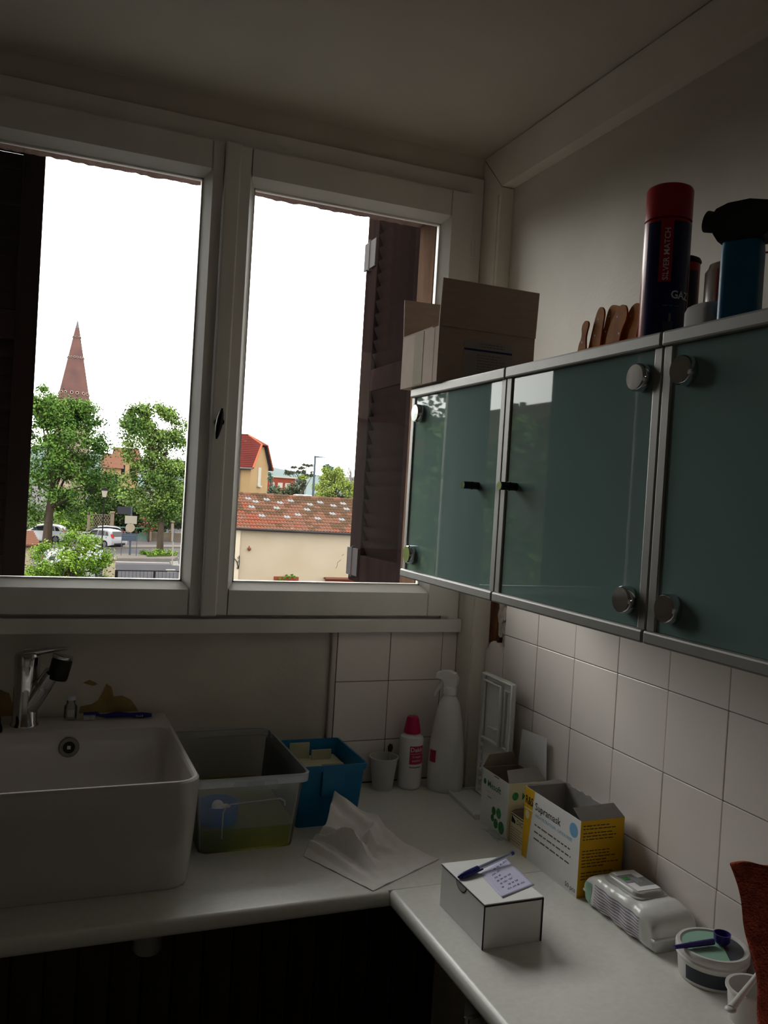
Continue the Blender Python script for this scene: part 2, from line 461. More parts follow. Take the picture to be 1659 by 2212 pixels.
wt2 = tag(b.obj('worktop', 'worktop_laminate', None, 40), 'pale laminate worktop along the tiled wall carrying the cartons', 'worktop')
# boards under the window worktop
bw = .0715
for i in range(35):
    x0 = LEFT + i*bw
    if x0 + bw > 1.06: break
    o = link('board', B().box(x0+.0015, x0+bw-.0015, WY-.018, WY-.001, .02, .845, .003, 1).mesh('board', 'board_wood') if i == 0 else bme, wall_back)
    if i == 0: bme = o.data
    else: o.location = (i*bw, 0, 0)
B().box(LEFT, 1.06, WY-.0025, WY-.0005, .02, .845).obj('board_backing', 'board_gap', wall_back)
# base unit under the right worktop
bu = thing('base_unit', 'dim grey base unit under the worktop by the tiled wall', 'cabinet', (0,0,0))
B().box(.70, 1.099, -.43, 1.22, .0, .85).obj('carcass', 'unit_panel', bu)
for y0, y1 in ((-.42, .12), (.13, .67), (.68, 1.21)):
    d = B().box(.682, .70, y0, y1, .1, .835, .002, 1).obj('door', 'unit_panel', bu)
    B().tube([(.682, y1-.05, .70), (.66, y1-.05, .70), (.66, y1-.05, .82), (.682, y1-.05, .82)], .005).obj('handle', 'steel', d, 60)
# waste pipe under the sink
wp = thing('waste_pipe', 'white plastic bottle trap hanging under the sink worktop', 'pipe', (.27, 1.86, .62))
B().lathe([(.0,0),(.026,.0),(.03,.006),(.03,.1),(.034,.1),(.034,.125),(.02,.13),(.02,.2295)]).obj('trap_body', 'pvc', wp, 40)
B().tube([(0,0,.15),(.05,.02,.15),(.12,.1,.15),(.12,.18,.15)], .018, 10).obj('outlet_elbow', 'pvc', wp, 60)

# ---------------------------------------------------------------- wall cabinets
CX, CZ0, CZ1 = .725, 1.453, 1.848
def disc(x, y, z, parent, r=.0185, h=.014):
    k = bpy.data.objects.new('hinge_cap', None)
    b = B(); prof = [(0,0),(r,0),(r,h-.003),(r-.002,h),(0,h)]
    b.lathe(prof, n=28); b.xf(Matrix.Translation((x, y, z)) @ Matrix.Rotation(-math.pi/2, 4, 'Y'))
    return b.obj('hinge_cap', 'chrome', parent, 40)
def wall_cabinet(y0, y1, label, hinge, handle):
    t = thing('wall_cabinet', label, 'cabinet', (0,0,0), 0, 'row of glass-fronted wall cabinets')
    g = .0008; y0 += g; y1 -= g; fw = .022
    B().box(CX+.018, WX-.001, y0, y1, CZ0+.003, CZ1-.003).obj('carcass', 'carcass', t)
    B().box(CX-.004, CX+.02, y0, y1, CZ1-.019, CZ1, .003).obj('top_rail', 'aluminium', t, 40)
    B().box(CX-.004, CX+.02, y0, y1, CZ0, CZ0+.017, .003).obj('bottom_rail', 'aluminium', t, 40)
    for a, c in ((y0, y0+fw*.75), (y1-fw*.75, y1)):
        B().box(CX+.001, CX+.02, a, c, CZ0+.016, CZ1-.018, .002).obj('stile', 'aluminium', t, 40)
    d = B().box(CX+.004, CX+.010, y0+fw*.72, y1-fw*.72, CZ0+.0165, CZ1-.0185, .0012, 1).obj('glass_door', 'frosted_glass', t)
    hy = {'far': y1-.042, 'near': y0+.04}[hinge]
    for z in (CZ0+.05, CZ1-.054): disc(CX+.004, hy, z, d)
    if handle:
        ky = {'far': y1-.045, 'near': y0+.084}[handle]
        b = B().cyl((CX+.004, ky, 1.648), (CX-.026, ky, 1.648), .0068, n=20)
        b.cyl((CX-.008, ky, 1.648), (CX-.011, ky, 1.648), .0075, n=20)
        b.obj('knob', 'black_metal', d, 40)
        B().cyl((CX-.026, ky, 1.648), (CX-.0275, ky, 1.648), .0068, n=20).obj('knob_cap', 'chrome', d, 40)
    return t
c1 = wall_cabinet(1.275, 1.670, 'glass-fronted wall cabinet beside the window, under the cardboard box', 'far', 'near')
c2 = wall_cabinet(.884, 1.275, 'middle glass-fronted wall cabinet with the shed roof reflected, under the amber holder', 'near', 'far')
c3 = wall_cabinet(.488, .884, 'glass-fronted wall cabinet with a dark door under the blue torch', 'far', 'near')

# ================================================================ things on the worktops
mat('overflow_metal', (120,118,108), .4, metal=.5, noise=.05)
mat('navy_plastic', (22,30,120), .35, noise=.05)
mat('bristle', (200,205,215), .6, noise=.1, nscale=400)
mat('print_white', (225,225,225), .6, noise=.01)
mat('print_black', (30,30,32), .7, noise=.01)
mat('print_grey', (110,112,116), .7, noise=.01)
mat('print_green', (38,120,62), .6, c2=(70,160,80), nscale=120)
mat('print_navy', (30,50,110), .6, noise=.01)
mat('print_blue', (120,180,220), .6, noise=.02)
mat('print_violet', (128,108,150), .6, noise=.02)
mat('blue_box_plastic', (0,112,162), .42, noise=.06, nscale=14, bump=.04, bscale=200)
mat('blue_cup_plastic', (10,120,215), .35, noise=.03)
mat('cream_card', (196,192,160), .7, noise=.05)
film('tub_plastic', (240,244,248), .81, rough=.18, refl=1.25, glow=.8)
film('rib_plastic', (235,240,245), .35, rough=.2, refl=1.3)
film('liquid', (238,238,110), .66, rough=.02, refl=1.2, tint=(236,240,165), glow=.8)
mat('tissue_paper', (240,234,230), .85, spec=.1, noise=.02, nscale=60)
film('clear_plastic', (215,225,225), .8, rough=.08, refl=1.35)
mat('magenta_cap', (188,20,84), .4, noise=.04)
mat('label_pink', (196,36,92), .5, noise=.02)
mat('bottle_white', (238,236,234), .3, noise=.015)
mat('tray_white', (234,234,231), .35, noise=.02)
mat('card_white', (238,237,236), .6, noise=.015, nscale=30)
mat('card_inner', (168,152,136), .85, noise=.05, nscale=40)
mat('card_inner_grey', (172,168,166), .8, noise=.04, nscale=40)
mat('card_yellow', (226,176,18), .55, noise=.02)
mat('card_cream', (226,212,168), .6, noise=.02)
mat('card_edge', (44,38,38), .8, noise=.1)
mat('note_paper', (206,204,232), .7, noise=.03, nscale=50)
mat('pen_ink', (60,66,120), .6, noise=.02)
film('pen_barrel', (220,225,235), .6, rough=.05, refl=1.4)
mat('wipes_foil', (224,224,220), .2, noise=.03, nscale=12, bump=.25, bscale=18)
mat('lid_clear', (188,188,186), .25, noise=.02)
mat('emblem_white', (252,250,252), .4, noise=.005)
mat('lid_grey', (140,142,148), .4, noise=.02)
mat('tub_white', (220,218,214), .35, noise=.015)
mat('label_mint', (150,196,170), .5, noise=.02)
mat('label_dark', (52,58,70), .45, noise=.04)
mat('label_red', (190,60,60), .5, noise=.02)
mat('scoop_violet', (52,34,128), .35, noise=.05)
mat('towel_red', (186,86,68), .95, spec=.05, noise=.25, nscale=60, bump=1.0, bscale=320)
mat('cardboard', (196,178,164), .85, spec=.1, noise=.06, nscale=25, stretch=(1,1,6))
mat('kraft_pale', (188,170,158), .85, spec=.1, noise=.05, nscale=25)
mat('tape', (158,148,128), .7, spec=.05, noise=.05)
mat('label_paper', (176,172,170), .7, noise=.02)
mat('amber_acrylic', (190,116,18), .55, spec=.1, c2=(160,90,12), nscale=30)
mat('can_red', (170,12,22), .28, noise=.04)
mat('can_blue', (16,24,78), .25, noise=.05)
mat('can_silver', (176,172,168), .25, metal=.8, noise=.05)
mat('torch_blue', (0,104,150), .4, noise=.05)
mat('black_plastic', (16,16,18), .5, noise=.1, bump=.2, bscale=300)
mat('print_red', (190,40,30), .5, noise=.02)
rnd = random.Random(11)
XN, YN = ((0,-1,0), (0,0,1)), ((1,0,0), (0,0,1))   # text axes on faces looking to -x and to -y

# ---------------------------------------------------------------- sink
SX0, SX1, SY0, SY1, SZ = -.29, .312, 1.565, 2.056, 1.08
def rrect(x0, x1, y0, y1, rf, rb, n=8):
    out = []
    for cx, cy, a0, r in ((x1-rf, y0+rf, -90, rf), (x1-rb, y1-rb, 0, rb), (x0+rb, y1-rb, 90, rb), (x0+rf, y0+rf, 180, rf)):
        for i in range(n+1):
            a = math.radians(a0+90*i/n); out.append((cx+r*math.cos(a), cy+r*math.sin(a)))
    return out
def ringz(p, z): return [(x, y, z) for x, y in p]
sk = thing('ceramic_sink', 'white ceramic countertop sink with rounded front corners', 'sink', (0, 0, 0))
o_ = lambda d, rf=.045: rrect(SX0+d, SX1-d, SY0+d, SY1, rf, .006)
i_ = lambda d, rf=.036: rrect(SX0+.014+d, SX1-.014-d, SY0+.014+d, 1.945-d*1.6, max(rf, .02), max(rf*.8, .02))
R = [ringz(o_(.012), .8805), ringz(o_(.010), .886), ringz(o_(.004), .98), ringz(o_(0), SZ-.008), ringz(o_(.001), SZ-.003), ringz(o_(.004), SZ),
     ringz(i_(-.004), SZ), ringz(i_(-.001), SZ-.003), ringz(i_(0), SZ-.008), ringz(i_(.003), SZ-.04), ringz(i_(.006), SZ-.08), ringz(i_(.010), SZ-.125), ringz(i_(.016), SZ-.148), ringz(i_(.03), SZ-.16), ringz(i_(.05), SZ-.164), ringz(i_(.12), SZ-.166)]
B().rings(R).obj('basin', 'ceramic', sk, 35)
ov = B(); ov.lathe([(.0,-.002),(.012,-.002),(.012,.001),(.0195,.001),(.021,-.001),(.0,-.003)], n=28)
ovM = Matrix.Translation((.094, 1.9345, 1.045)) @ Matrix.Rotation(math.radians(83), 4, 'X')
ov.xf(ovM); ov.obj('overflow_ring', 'overflow_metal', sk, 40)
B().lathe([(.0,.0),(.0125,.0),(.0125,.0014),(0,.0014)], n=20).xf(ovM).obj('overflow_hole', 'dark_rubber', sk)
B().box(-.0035,.0035,-.0035,.0035,.001,.003).xf(ovM).obj('overflow_screw', 'steel', sk)
# mixer tap
fx, fy = .004, 2.0
tp = thing('mixer_tap', 'chrome mixer tap with pull-out head on the sink deck', 'tap', (fx, fy, SZ-.001))
B().lathe([(0,0),(.029,0),(.029,.004),(.026,.008),(.0255,.09),(.027,.13),(.0275,.150),(.024,.157),(0,.158)], n=32).obj('tap_body', 'chrome', tp, 40)
B().tube([(-.006,0,.156),(.03,-.01,.164),(.06,-.018,.169),(.082,-.024,.171)], [.012,.009,.006,.003], 12).obj('tap_lever', 'chrome', tp, 60)
B().tube([(0,-.002,.03),(.02,-.012,.062),(.038,-.024,.097),(.050,-.032,.12)], [.02,.019,.018,.017], 16).obj('spout', 'chrome', tp, 60)
B().tube([(.031,-.02,.086),(.0345,-.021,.092)], .0195, 16).obj('spout_collar', 'steel', tp, 60)
sh = B().lathe([(0,0),(.019,0),(.021,.004),(.0215,.042),(.020,.046),(0,.046)], n=24).xf(Matrix.Translation((.060,-.035,.106)) @ Matrix.Rotation(math.radians(12), 4, 'Y')).obj('spray_head', 'black_plastic', tp, 40)
B().lathe([(.0212,0),(.022,.002),(.0215,.006),(.012,.007),(0,.007)], n=24).xf(Matrix.Translation((.0692,-.035,.151)) @ Matrix.Rotation(math.radians(12), 4, 'Y')).obj('head_ring', 'chrome', sh, 40)
# toothbrush on the deck
q0, q1 = gnd(180, 1550, SZ+.006), gnd(327, 1552, SZ+.006)
tb = thing('toothbrush', 'blue toothbrush lying on the back edge of the sink', 'toothbrush', (q0.x, 2.022, SZ))
L = .148
B().tube([(0,0,.012),(.028,0,.012),(.036,0,.008),(.05,0,.007),(.07,0,.009),(.1,-.004,.008),(.125,-.006,.007),(L,-.009,.007)], [.0045,.005,.003,.0045,.0068,.005,.0068,.004], 12).obj('handle', 'navy_plastic', tb, 60)
bb = B()
for i in range(8):
    for j in range(3): bb.cyl((.002+i*.0032, -.004+j*.003, .011), (.001+i*.0032, -.012+j*.003, .002), .0011, n=5)
bb.obj('bristles', 'bristle', tb)
text('Oral-B', .006, (.112, -.0125, .005), (1,-.06,0), (0,0,1), 'print_white', tb)
# clear vial behind the brush
vi = thing('glass_vial', 'small clear glass vial behind the toothbrush on the sink', 'vial', (.098, 2.03, SZ))
B().lathe([(0,0),(.013,0),(.0135,.003),(.0135,.03),(.009,.036),(.009,.044),(0,.044)], n=20).obj('bottle', 'clear_plastic', vi, 40)
B().lathe([(0,.0442),(.0105,.0442),(.0105,.053),(0,.054)], n=20).obj('cap', 'bristle', vi, 40)
for i in range(4): B().box(-.006+i*.0035, -.0045+i*.0035, -.0141, -.0138, .008, .024).obj('label_stroke', 'print_white', vi)
# dark clip beside the tap
dk = thing('black_plug', 'black rubber plug at the foot of the tap', 'plug', (-.062, 1.955, SZ))
B().lathe([(0,0),(.024,0),(.024,.008),(.02,.02),(.02,.03),(.008,.034),(0,.034)], n=20).obj('plug_body', 'dark_rubber', dk, 40)
B().tube([(0,0,.032),(-.006,0,.044),(.0,0,.05),(.006,0,.044),(0,0,.032)], .0016, 6).obj('ring', 'steel', dk, 60)

# ---------------------------------------------------------------- translucent tub with greenish liquid
tubx, tuby = .438, 1.868
tt = thing('plastic_tub', 'translucent plastic tub of yellowish liquid next to the sink', 'tub', (tubx, tuby, TOPZ))
def tubring(f, z, h=0): return ringz(rrect(-.098-.016*f-h, .098+.016*f+h, -.155-.016*f-h, .155+.016*f+h, .02, .02), z)
B().rings([tubring(0,.003,-.012), tubring(0,.0), tubring(.05,.004), tubring(.9,.14), tubring(.95,.141,.006), tubring(1,.155,.006), tubring(1,.157,.004), tubring(1,.155,.001), tubring(.92,.14,-.0015), tubring(.07,.005,-.0015), tubring(0,.003,-.014)], cap=False).obj('tub_wall', 'tub_plastic', tt, 35)
B().rings([tubring(.03,.0035,-.003), tubring(.3,.047,-.002)]).obj('liquid', 'liquid', tt, 35)
bb = B()
pz = lambda z: -.155-.016*(z/.155)-.0016
bb.tube([(-.055,pz(.03),.03),(-.056,pz(.085),.085),(-.05,pz(.095),.098),(-.04,pz(.1),.102),(.06,pz(.1),.106),(.07,pz(.1),.1),(.072,pz(.09),.09)], .0018, 6)
bb.obj('moulded_rib', 'rib_plastic', tt, 60)
B().rings([tubring(.97,.140,.007), tubring(1,.157,.0075), tubring(1,.1585,.005), tubring(1,.157,.002)], cap=False).obj('rim', 'rib_plastic', tt, 35)
bb = B(); bb.box(-.04,.05,-.182,-.176,.132,.150,.002); bb.box(-.015,.02,-.185,-.18,.136,.149,.002); bb.obj('clip_tab', 'tub_plastic', tt, 40)
# blue cup standing inside
cp = thing('blue_cup', 'blue plastic cup standing in the liquid inside the translucent tub', 'cup', (.384, 1.766, TOPZ+.006))
B().lathe([(0,0),(.036,0),(.038,.004),(.044,.080),(.042,.080),(.036,.006),(0,.005)], n=32).obj('cup_wall', 'blue_cup_plastic', cp, 40)
for k, (x, y, r) in enumerate(((-.004,-.02,.012),(.014,-.012,.012),(.002,.01,.013))): B().sphere((x,y,.066), r, 12, 8).obj('white_ball', 'bottle_white', cp, 60)

# ---------------------------------------------------------------- blue box with cards
bx, by = .638, 1.888
bb_ = thing('blue_bin', 'open blue plastic bin with cards behind the paper tissue', 'bin', (bx, by, TOPZ))
def bin_(f, z, h=0): return ringz(rrect(-.07-.011*f-h, .07+.011*f+h, -.088-.012*f-h, .088+.012*f+h, .008, .008, 4), z)
B().rings([bin_(0,.0), bin_(.93,.125), bin_(.95,.126,.004), bin_(1,.139,.004), bin_(1,.139,0), bin_(.95,.125,-.003), bin_(.05,.004,-.003)]).obj('bin_wall', 'blue_box_plastic', bb_, 35)
B().box(-.022,.03,-.1045,-.094,.07,.1375,.002).obj('grip_panel', 'blue_box_plastic', bb_, 40)
B().box(-.065,.068,-.084,.086,.004,.104).obj('card_stack', 'cream_card', bb_)
B().box(-.05,.0,.066,.069,.1,.142,.002).obj('divider_tab', 'cream_card', bb_)
B().box(.0,.05,.05,.053,.1,.128,.002).obj('divider_tab', 'cream_card', bb_)
for x in (-.035,-.012,.006): B().box(x, x+.0025, -.088+.006, -.08, .1045, .124).obj('index_mark', 'print_black', bb_)
B().box(-.022,.028,-.0965,-.0935,.138,.142,.001).obj('label_tab', 'cream_card', bb_)

# ---------------------------------------------------------------- crumpled tissue
Pw, Pn, Pe, Ps = gnd(655,1850,TOPZ), at(768,1735,1.70), gnd(948,1857,TOPZ), gnd(806,1926,TOPZ)
Pn = Vector((.655, 1.765, TOPZ+.085))
def tent(x, w): return max(0.0, 1-abs(x)/w)
def tis(u, v):
    # u, v run over the sheet: south, east, west and north corners
    p = Ps*(1-u)*(1-v) + Pe*u*(1-v) + Pw*(1-u)*v + Pn*u*v
    base = TOPZ + .0015
    up = (u*v)**1.5*.085
    k = .034*tent(u-.32-.22*v, .13)*tent(v-.62, .42)            # ridge beside the hollow
    k += .030*tent(v-.40-.22*u, .10)*tent(u-.68, .42)           # long fold towards the east corner
    k += .020*tent(u-.62+.25*v, .06)*tent(v-.75, .3)
    k += .016*tent(u+.6*v-.95, .05)*tent(v-.6, .35)
    k += .010*tent(u-.12-.1*v, .08)*v
    cr = .0035*math.sin(23*u+9*v)*math.sin(19*v-7*u)*(.3+u*v) + .002*math.sin(41*u-13*v)*(u*v)
    dip = .014*math.exp(-((u-.52)/.09)**2-((v-.52)/.09)**2)
    return (p.x + .010*math.sin(9*v+2)*u*v, p.y + .012*math.sin(8*u)*v, max(base, base + up + k + cr - dip))
ti = B().grid(tis, 90, 90).obj('paper_tissue', 'tissue_paper', None, 40)
sm = ti.modifiers.new('thick', 'SOLIDIFY'); sm.thickness = .0006
tag(ti, 'crumpled white paper tissue on the worktop in front of the blue bin', 'tissue')

# ---------------------------------------------------------------- cup, antiseptic bottle, spray bottle
wc = thing('plastic_cup', 'small white disposable cup by the tiles with a dark tool in it', 'cup', (.852, 2.0, TOPZ))
B().lathe([(0,.001),(.0245,0),(.0255,.002),(.035,.078),(.0375,.079),(.0375,.082),(.0345,.082),(.0245,.004),(0,.003)], n=32).obj('cup_wall', 'white_plastic', wc, 40)
ct = thing('dental_bur', 'thin steel tool with a dark head standing in the disposable cup', 'tool', (.852, 2.0, TOPZ+.004))
B().cyl((0.002,-.004,.001),(.017,.004,.094), .0012, n=8).obj('shank', 'steel', ct, 60)
B().tube([(.0165,.004,.088),(.018,.005,.098),(.0195,.006,.106)], [.005,.0075,.004], 8).obj('head', 'black_plastic', ct)
dk = thing('antiseptic_bottle', 'white antiseptic bottle with magenta cap by the tiles', 'bottle', (.925, 1.998, TOPZ), math.radians(-8))
B().lathe([(0,0),(.027,0),(.03,.003),(.0305,.008),(.0305,.125),(.029,.131),(.019,.137),(.018,.14),(0,.14)], n=40).obj('bottle_body', 'bottle_white', dk, 40)
B().lathe([(.0,.1402),(.0215,.1402),(.0215,.148),(.0205,.15),(.016,.176),(.0135,.181),(0,.182)], n=32).obj('cap', 'magenta_cap', dk, 40)
def wrap(r, a0, a1, z0, z1, n=14):
    return lambda b: b.grid(lambda u, v: (r*math.sin(math.radians(a0+(a1-a0)*u)), -r*math.cos(math.radians(a0+(a1-a0)*u)), z0+(z1-z0)*v), n, 1)
b = B(); wrap(.0307, -22, 58, .066, .112)(b); b.obj('label', 'label_pink', dk, 60)
def wrap_text(body, size, r, a0, z, m, parent, bold=0):
    o = text(body, size, (0,0,0), (1,0,0), (0,0,1), m, parent, bold=bold)
    for v in o.data.vertices:
        a = math.radians(a0) + v.co.x/r; v.co = Vector((r*math.sin(a), -r*math.cos(a), z+v.co.z))
    return o
wrap_text('Dakin', .0155, .0311, -19, .098, 'print_white', dk, .0002)
b = B(); wrap(.0310, -18, 54, .0925, .0932)(b); b.obj('label_rule', 'print_white', dk)
wrap_text('Cooper', .008, .0311, -8, .083, 'print_white', dk)
wrap_text('stabilisé', .008, .0311, -10, .073, 'print_white', dk)
wrap_text('Antiseptique', .0062, .0310, -20, .057, 'print_navy', dk, .00015)
wrap_text('-- --- ---- --', .0042, .0310, -20, .050, 'print_grey', dk)
wrap_text('--- --', .0042, .0310, -4, .044, 'print_grey', dk)
wrap_text('-- --', .005, .0310, 24, .024, 'print_grey', dk)
wrap_text('--- -', .004, .0310, 24, .018, 'print_grey', dk)
sb = thing('spray_bottle', 'white trigger spray bottle in the corner by the post', 'bottle', (1.005, 1.955, TOPZ), math.radians(-40))
B().rings([[(x*1, y, z) for x, y in [(a*math.cos(t), c_*math.sin(t)) for t in [6.2832*i/32 for i in range(32)]]] for a, c_, z in
   ((.001,.001,0),(.042,.028,0),(.046,.031,.004),(.047,.032,.03),(.046,.031,.09),(.042,.029,.14),(.034,.026,.19),(.026,.022,.225),(.017,.017,.24),(.014,.014,.246),(.001,.001,.246))]).obj('bottle_body', 'bottle_white', sb, 40)
B().lathe([(0,.2462),(.0175,.2462),(.0175,.262),(.015,.266),(0,.266)], n=24).obj('collar', 'bottle_white', sb, 40)
prof = [(-.013,.264),(.014,.264),(.018,.272),(.019,.288),(.012,.300),(-.004,.306),(-.022,.304),(-.036,.298),(-.037,.286),(-.03,.284),(-.018,.282)]
B().prism(prof, -.012, .012, 'y').obj('spray_head', 'bottle_white', sb)
B().tube([(-.02,0,.284),(-.026,0,.268),(-.036,0,.25),(-.04,0,.238)], [.005,.005,.005,.004], 8).obj('trigger', 'bottle_white', sb, 60)
b = B().grid(lambda u, v: ((.0475-.004*max(0,(v-.55)))*math.cos(math.radians(205+95*u)), (.0325-.002*v)*math.sin(math.radians(205+95*u)), .03+.1*v), 14, 6)
b.obj('label', 'card_white', sb, 60)
b = B().grid(lambda u, v: ((.048)*math.cos(math.radians(218+26*u)), .033*math.sin(math.radians(218+26*u)), .075+.03*v), 8, 1)
b.obj('label_patch', 'label_pink', sb, 60)

# ---------------------------------------------------------------- white instrument trays
ft = thing('instrument_tray', 'flat white plastic tray lying on the worktop in the corner', 'tray', (0,0,0))
B().hexa([(.985,1.752,TOPZ),(1.094,1.752,TOPZ),(1.094,1.935,TOPZ),(1.002,1.935,TOPZ),(.985,1.752,TOPZ+.007),(1.094,1.752,TOPZ+.007),(1.094,1.935,TOPZ+.007),(1.002,1.935,TOPZ+.007)]).obj('tray_base', 'tray_white', ft)
B().tube([(.988,1.755,TOPZ+.008),(1.004,1.932,TOPZ+.008),(1.09,1.932,TOPZ+.008),(1.09,1.755,TOPZ+.008),(.988,1.755,TOPZ+.008)], .004, 8).obj('tray_rim', 'tray_white', ft, 60)
ut = thing('instrument_tray', 'upright white plastic tray with moulded slots leaning on the wall', 'tray', (1.062, 1.76, TOPZ+.0075))
U0, U1, UH = .0, .15, .305
B().box(.014,.018, U0, U1, 0, UH).obj('tray_base', 'tray_white', ut)
B().tube([(.012,U0+.004,.004),(.012,U1-.004,.004),(.012,U1-.004,UH-.004),(.012,U0+.004,UH-.004),(.012,U0+.004,.004)], .0065, 8).obj('tray_rim', 'tray_white', ut, 60)
B().tube([(.008,.052,.145),(.008,.136,.145),(.008,.136,UH-.018),(.008,.052,UH-.018),(.008,.052,.145)], .005, 8).obj('slot_rim', 'tray_white', ut, 60)
B().tube([(.009,.012,.145),(.009,.036,.145),(.009,.036,UH-.022),(.009,.012,UH-.022),(.009,.012,.145)], .0035, 8).obj('slot_rim', 'tray_white', ut, 60)
for i in range(5):
    B().lathe([(0,0),(.003,0),(.003,.002),(0,.0025)], n=10).xf(Matrix.Translation((.0138,.024,.16+i*.026)) @ Matrix.Rotation(-math.pi/2,4,'Y')).obj('stud', 'tray_white', ut, 60)
B().box(.008,.016,.07,.11,.17,.178,.002).obj('inner_ledge', 'tray_white', ut, 40)
for i in range(6):
    for s in (0, 1): B().sphere((.012,.048+.09*s,.015+i*.022), .006, 8, 6).obj('moulded_bump', 'tray_white', ut, 60)

# ---------------------------------------------------------------- cartons along the tiled wall
def carton(name, label, x0, x1, y0, y1, h, outer, inner, rz=0):
    t = thing(name, label, 'carton', (x0, y0, TOPZ), rz)
    w, d, e = x1-x0, y1-y0, .0009
    B().box(0, e, 0, d, 0, h).obj('front_panel', outer, t); B().box(w-e, w, 0, d, 0, h).obj('back_panel', outer, t)
    B().box(e, w-e, 0, e, 0, h).obj('end_panel', outer, t); B().box(e, w-e, d-e, d, 0, h).obj('end_panel', outer, t)
    B().box(e, w-e, e, d-e, 0.0005, .002).obj('base_panel', inner, t)
    for a in ((e, e+.0003, e, d-e), (w-e-.0003, w-e, e, d-e)): B().box(*a, .002, h-.0005).obj('lining', inner, t)
    for a in ((e+.0003, w-e-.0003, e, e+.0003), (e+.0003, w-e-.0003, d-e-.0003, d-e)): B().box(*a, .002, h-.0005).obj('lining', inner, t)
    return t, w, d
def flap(t, name, a, b_, c, d, m, th=.0008):
    a, b_, c, d = map(Vector, (a, b_, c, d)); n = (b_-a).cross(d-a).normalized()*th
    return B().hexa([a, b_, c, d, a+n, b_+n, c+n, d+n]).obj(name, m, t)
# gauze carton
t, w, d = carton('gauze_carton', 'open white carton with green dots and a raised lid by the tiles', .994, 1.09, 1.626, 1.745, .126, 'card_white', 'card_inner')
B().box(.001, w, -.0003, -.0001, .0, .125).obj('cream_print', 'card_cream', t)
flap(t, 'lid_flap', (w-.001, 0, .126), (w-.001, d, .126), (w-.004, d-.012, .215), (w+.002, .012, .218), 'card_white')
flap(t, 'side_flap', (0, 0, .126), (w-.002, 0, .126), (w-.012, .022, .152), (.006, .022, .148), 'card_inner_grey')
flap(t, 'side_flap', (w-.002, d, .126), (0, d, .126), (.012, d-.006, .156), (w-.02, d-.006, .16), 'card_inner')
flap(t, 'front_tuck', (0, d*.35, .124), (0, d*.55, .124), (0, d*.53, .1215), (0, d*.37, .1215), 'card_inner')
text('Mesoft', .0205, (-.0001, d-.026, .091), *XN, 'print_green', t, bold=.0003, width=.060)
text('-- --- -- --', .007, (-.0001, d-.028, .079), *XN, 'print_grey', t, width=.034)
def dots(spec):
    for y, z, r in spec:
        B().prism([(y+r*math.cos(6.283*i/20), z+r*1.12*math.sin(6.283*i/20)) for i in range(20)], -.0004, .0002, 'x').obj('green_dot', 'print_green', t)
dots(((d-.014,.098,.006),(.058,.045,.0085),(.036,.047,.0105),(.062,.028,.007),(.046,.021,.0095),(.022,.020,.0125)))
text('Mesoft', .0205, (.034, -.0004, .089), *YN, 'print_green', t, bold=.0003, width=.056)
text('-- ---', .007, (.036, -.0004, .077), *YN, 'print_grey', t)
B().prism([(.018+.008*math.cos(6.283*i/20), .097+.009*math.sin(6.283*i/20)) for i in range(20)], -.0007, -.0002, 'y').obj('green_dot', 'print_green', t)
b = B(); lines(b, (-.0001, d-.03, .068), *XN, 1, .01, .02, .002, rnd); b.obj('fine_print', 'print_grey', t)['kind'] = 'stuff'
# small pack between the cartons
t, w, d = carton('small_pack', 'small cream pack with black logo squeezed between the two cartons', 1.0, 1.07, 1.560, 1.620, .066, 'card_cream', 'card_inner')
text('DICO', .0155, (-.0001, d-.024, .048), *XN, 'print_black', t, shear=.2)
B().prism([(d-.004,.047),(d-.02,.047),(d-.02,.053),(d-.004,.062)], -.0003, .0002, 'x').obj('logo_wedge', 'print_black', t)
B().box(-.0003,.0001, .002, d-.002, .0625, .0645).obj('logo_rule', 'print_black', t)
b = B(); lines(b, (-.0001, d-.004, .036), *XN, 6, .0055, d-.008, .0016, rnd); b.obj('fine_print', 'print_grey', t)
flap(t, 'side_flap', (w-.002, d, .066), (0, d, .066), (.004, d-.012, .076), (w-.006, d-.012, .076), 'card_inner')
# mask carton
t, w, d = carton('mask_carton', 'open white and yellow mask carton leaning by the tiles', .988, 1.088, 1.350, 1.552, .147, 'card_white', 'card_inner_grey', math.radians(-.5))
B().prism([(d,0),(d-.018,0),(d-.037,.147),(d,.147)], -.0003, .0001, 'x').obj('yellow_band', 'card_yellow', t)
B().box(0, w, -.0003, .0, .0, .147).obj('yellow_end', 'card_yellow', t)
B().box(-.0006, -.0002, d-.034, d, .103, .1045).obj('band_rule', 'print_white', t)
text('R&S', .0235, (-.0004, d-.0035, .114), *XN, 'print_black', t, bold=.0006, width=.029)
text('Supramask', .0215, (-.0001, d-.041, .112), *XN, 'print_black', t, width=.094, bold=.0001)
text('HIGH FILTRATION - LATEX FREE', .0088, (-.0001, d-.043, .098), *XN, 'print_blue', t, width=.133)
for z in (.080, .066, .052):
    b = B(); lines(b, (-.0001, d-.043, z), *XN, 1, .005, .14, .003, rnd, .3); b.obj('fine_print', 'print_grey', t)
B().prism([(.022+.0135*math.cos(6.283*i/24), .122+.0135*math.sin(6.283*i/24)) for i in range(24)], -.0003, .0001, 'x').obj('blue_disc', 'print_blue', t)
B().prism([(d-.014+.008*math.cos(6.283*i/24), .092+.009*math.sin(6.283*i/24)) for i in range(24)], -.0006, -.0001, 'x').obj('pale_disc', 'card_cream', t)
text('50 pcs', .0125, (-.0001, .040, .008), *XN, 'print_black', t, width=.034)
b = B()
for z0, n in ((.136, 2), (.122, 3), (.088, 6), (.046, 3)): lines(b, (.006, -.0004, z0), *YN, n, .006, .085, .0016, rnd, .45)
b.obj('fine_print', 'print_black', t)
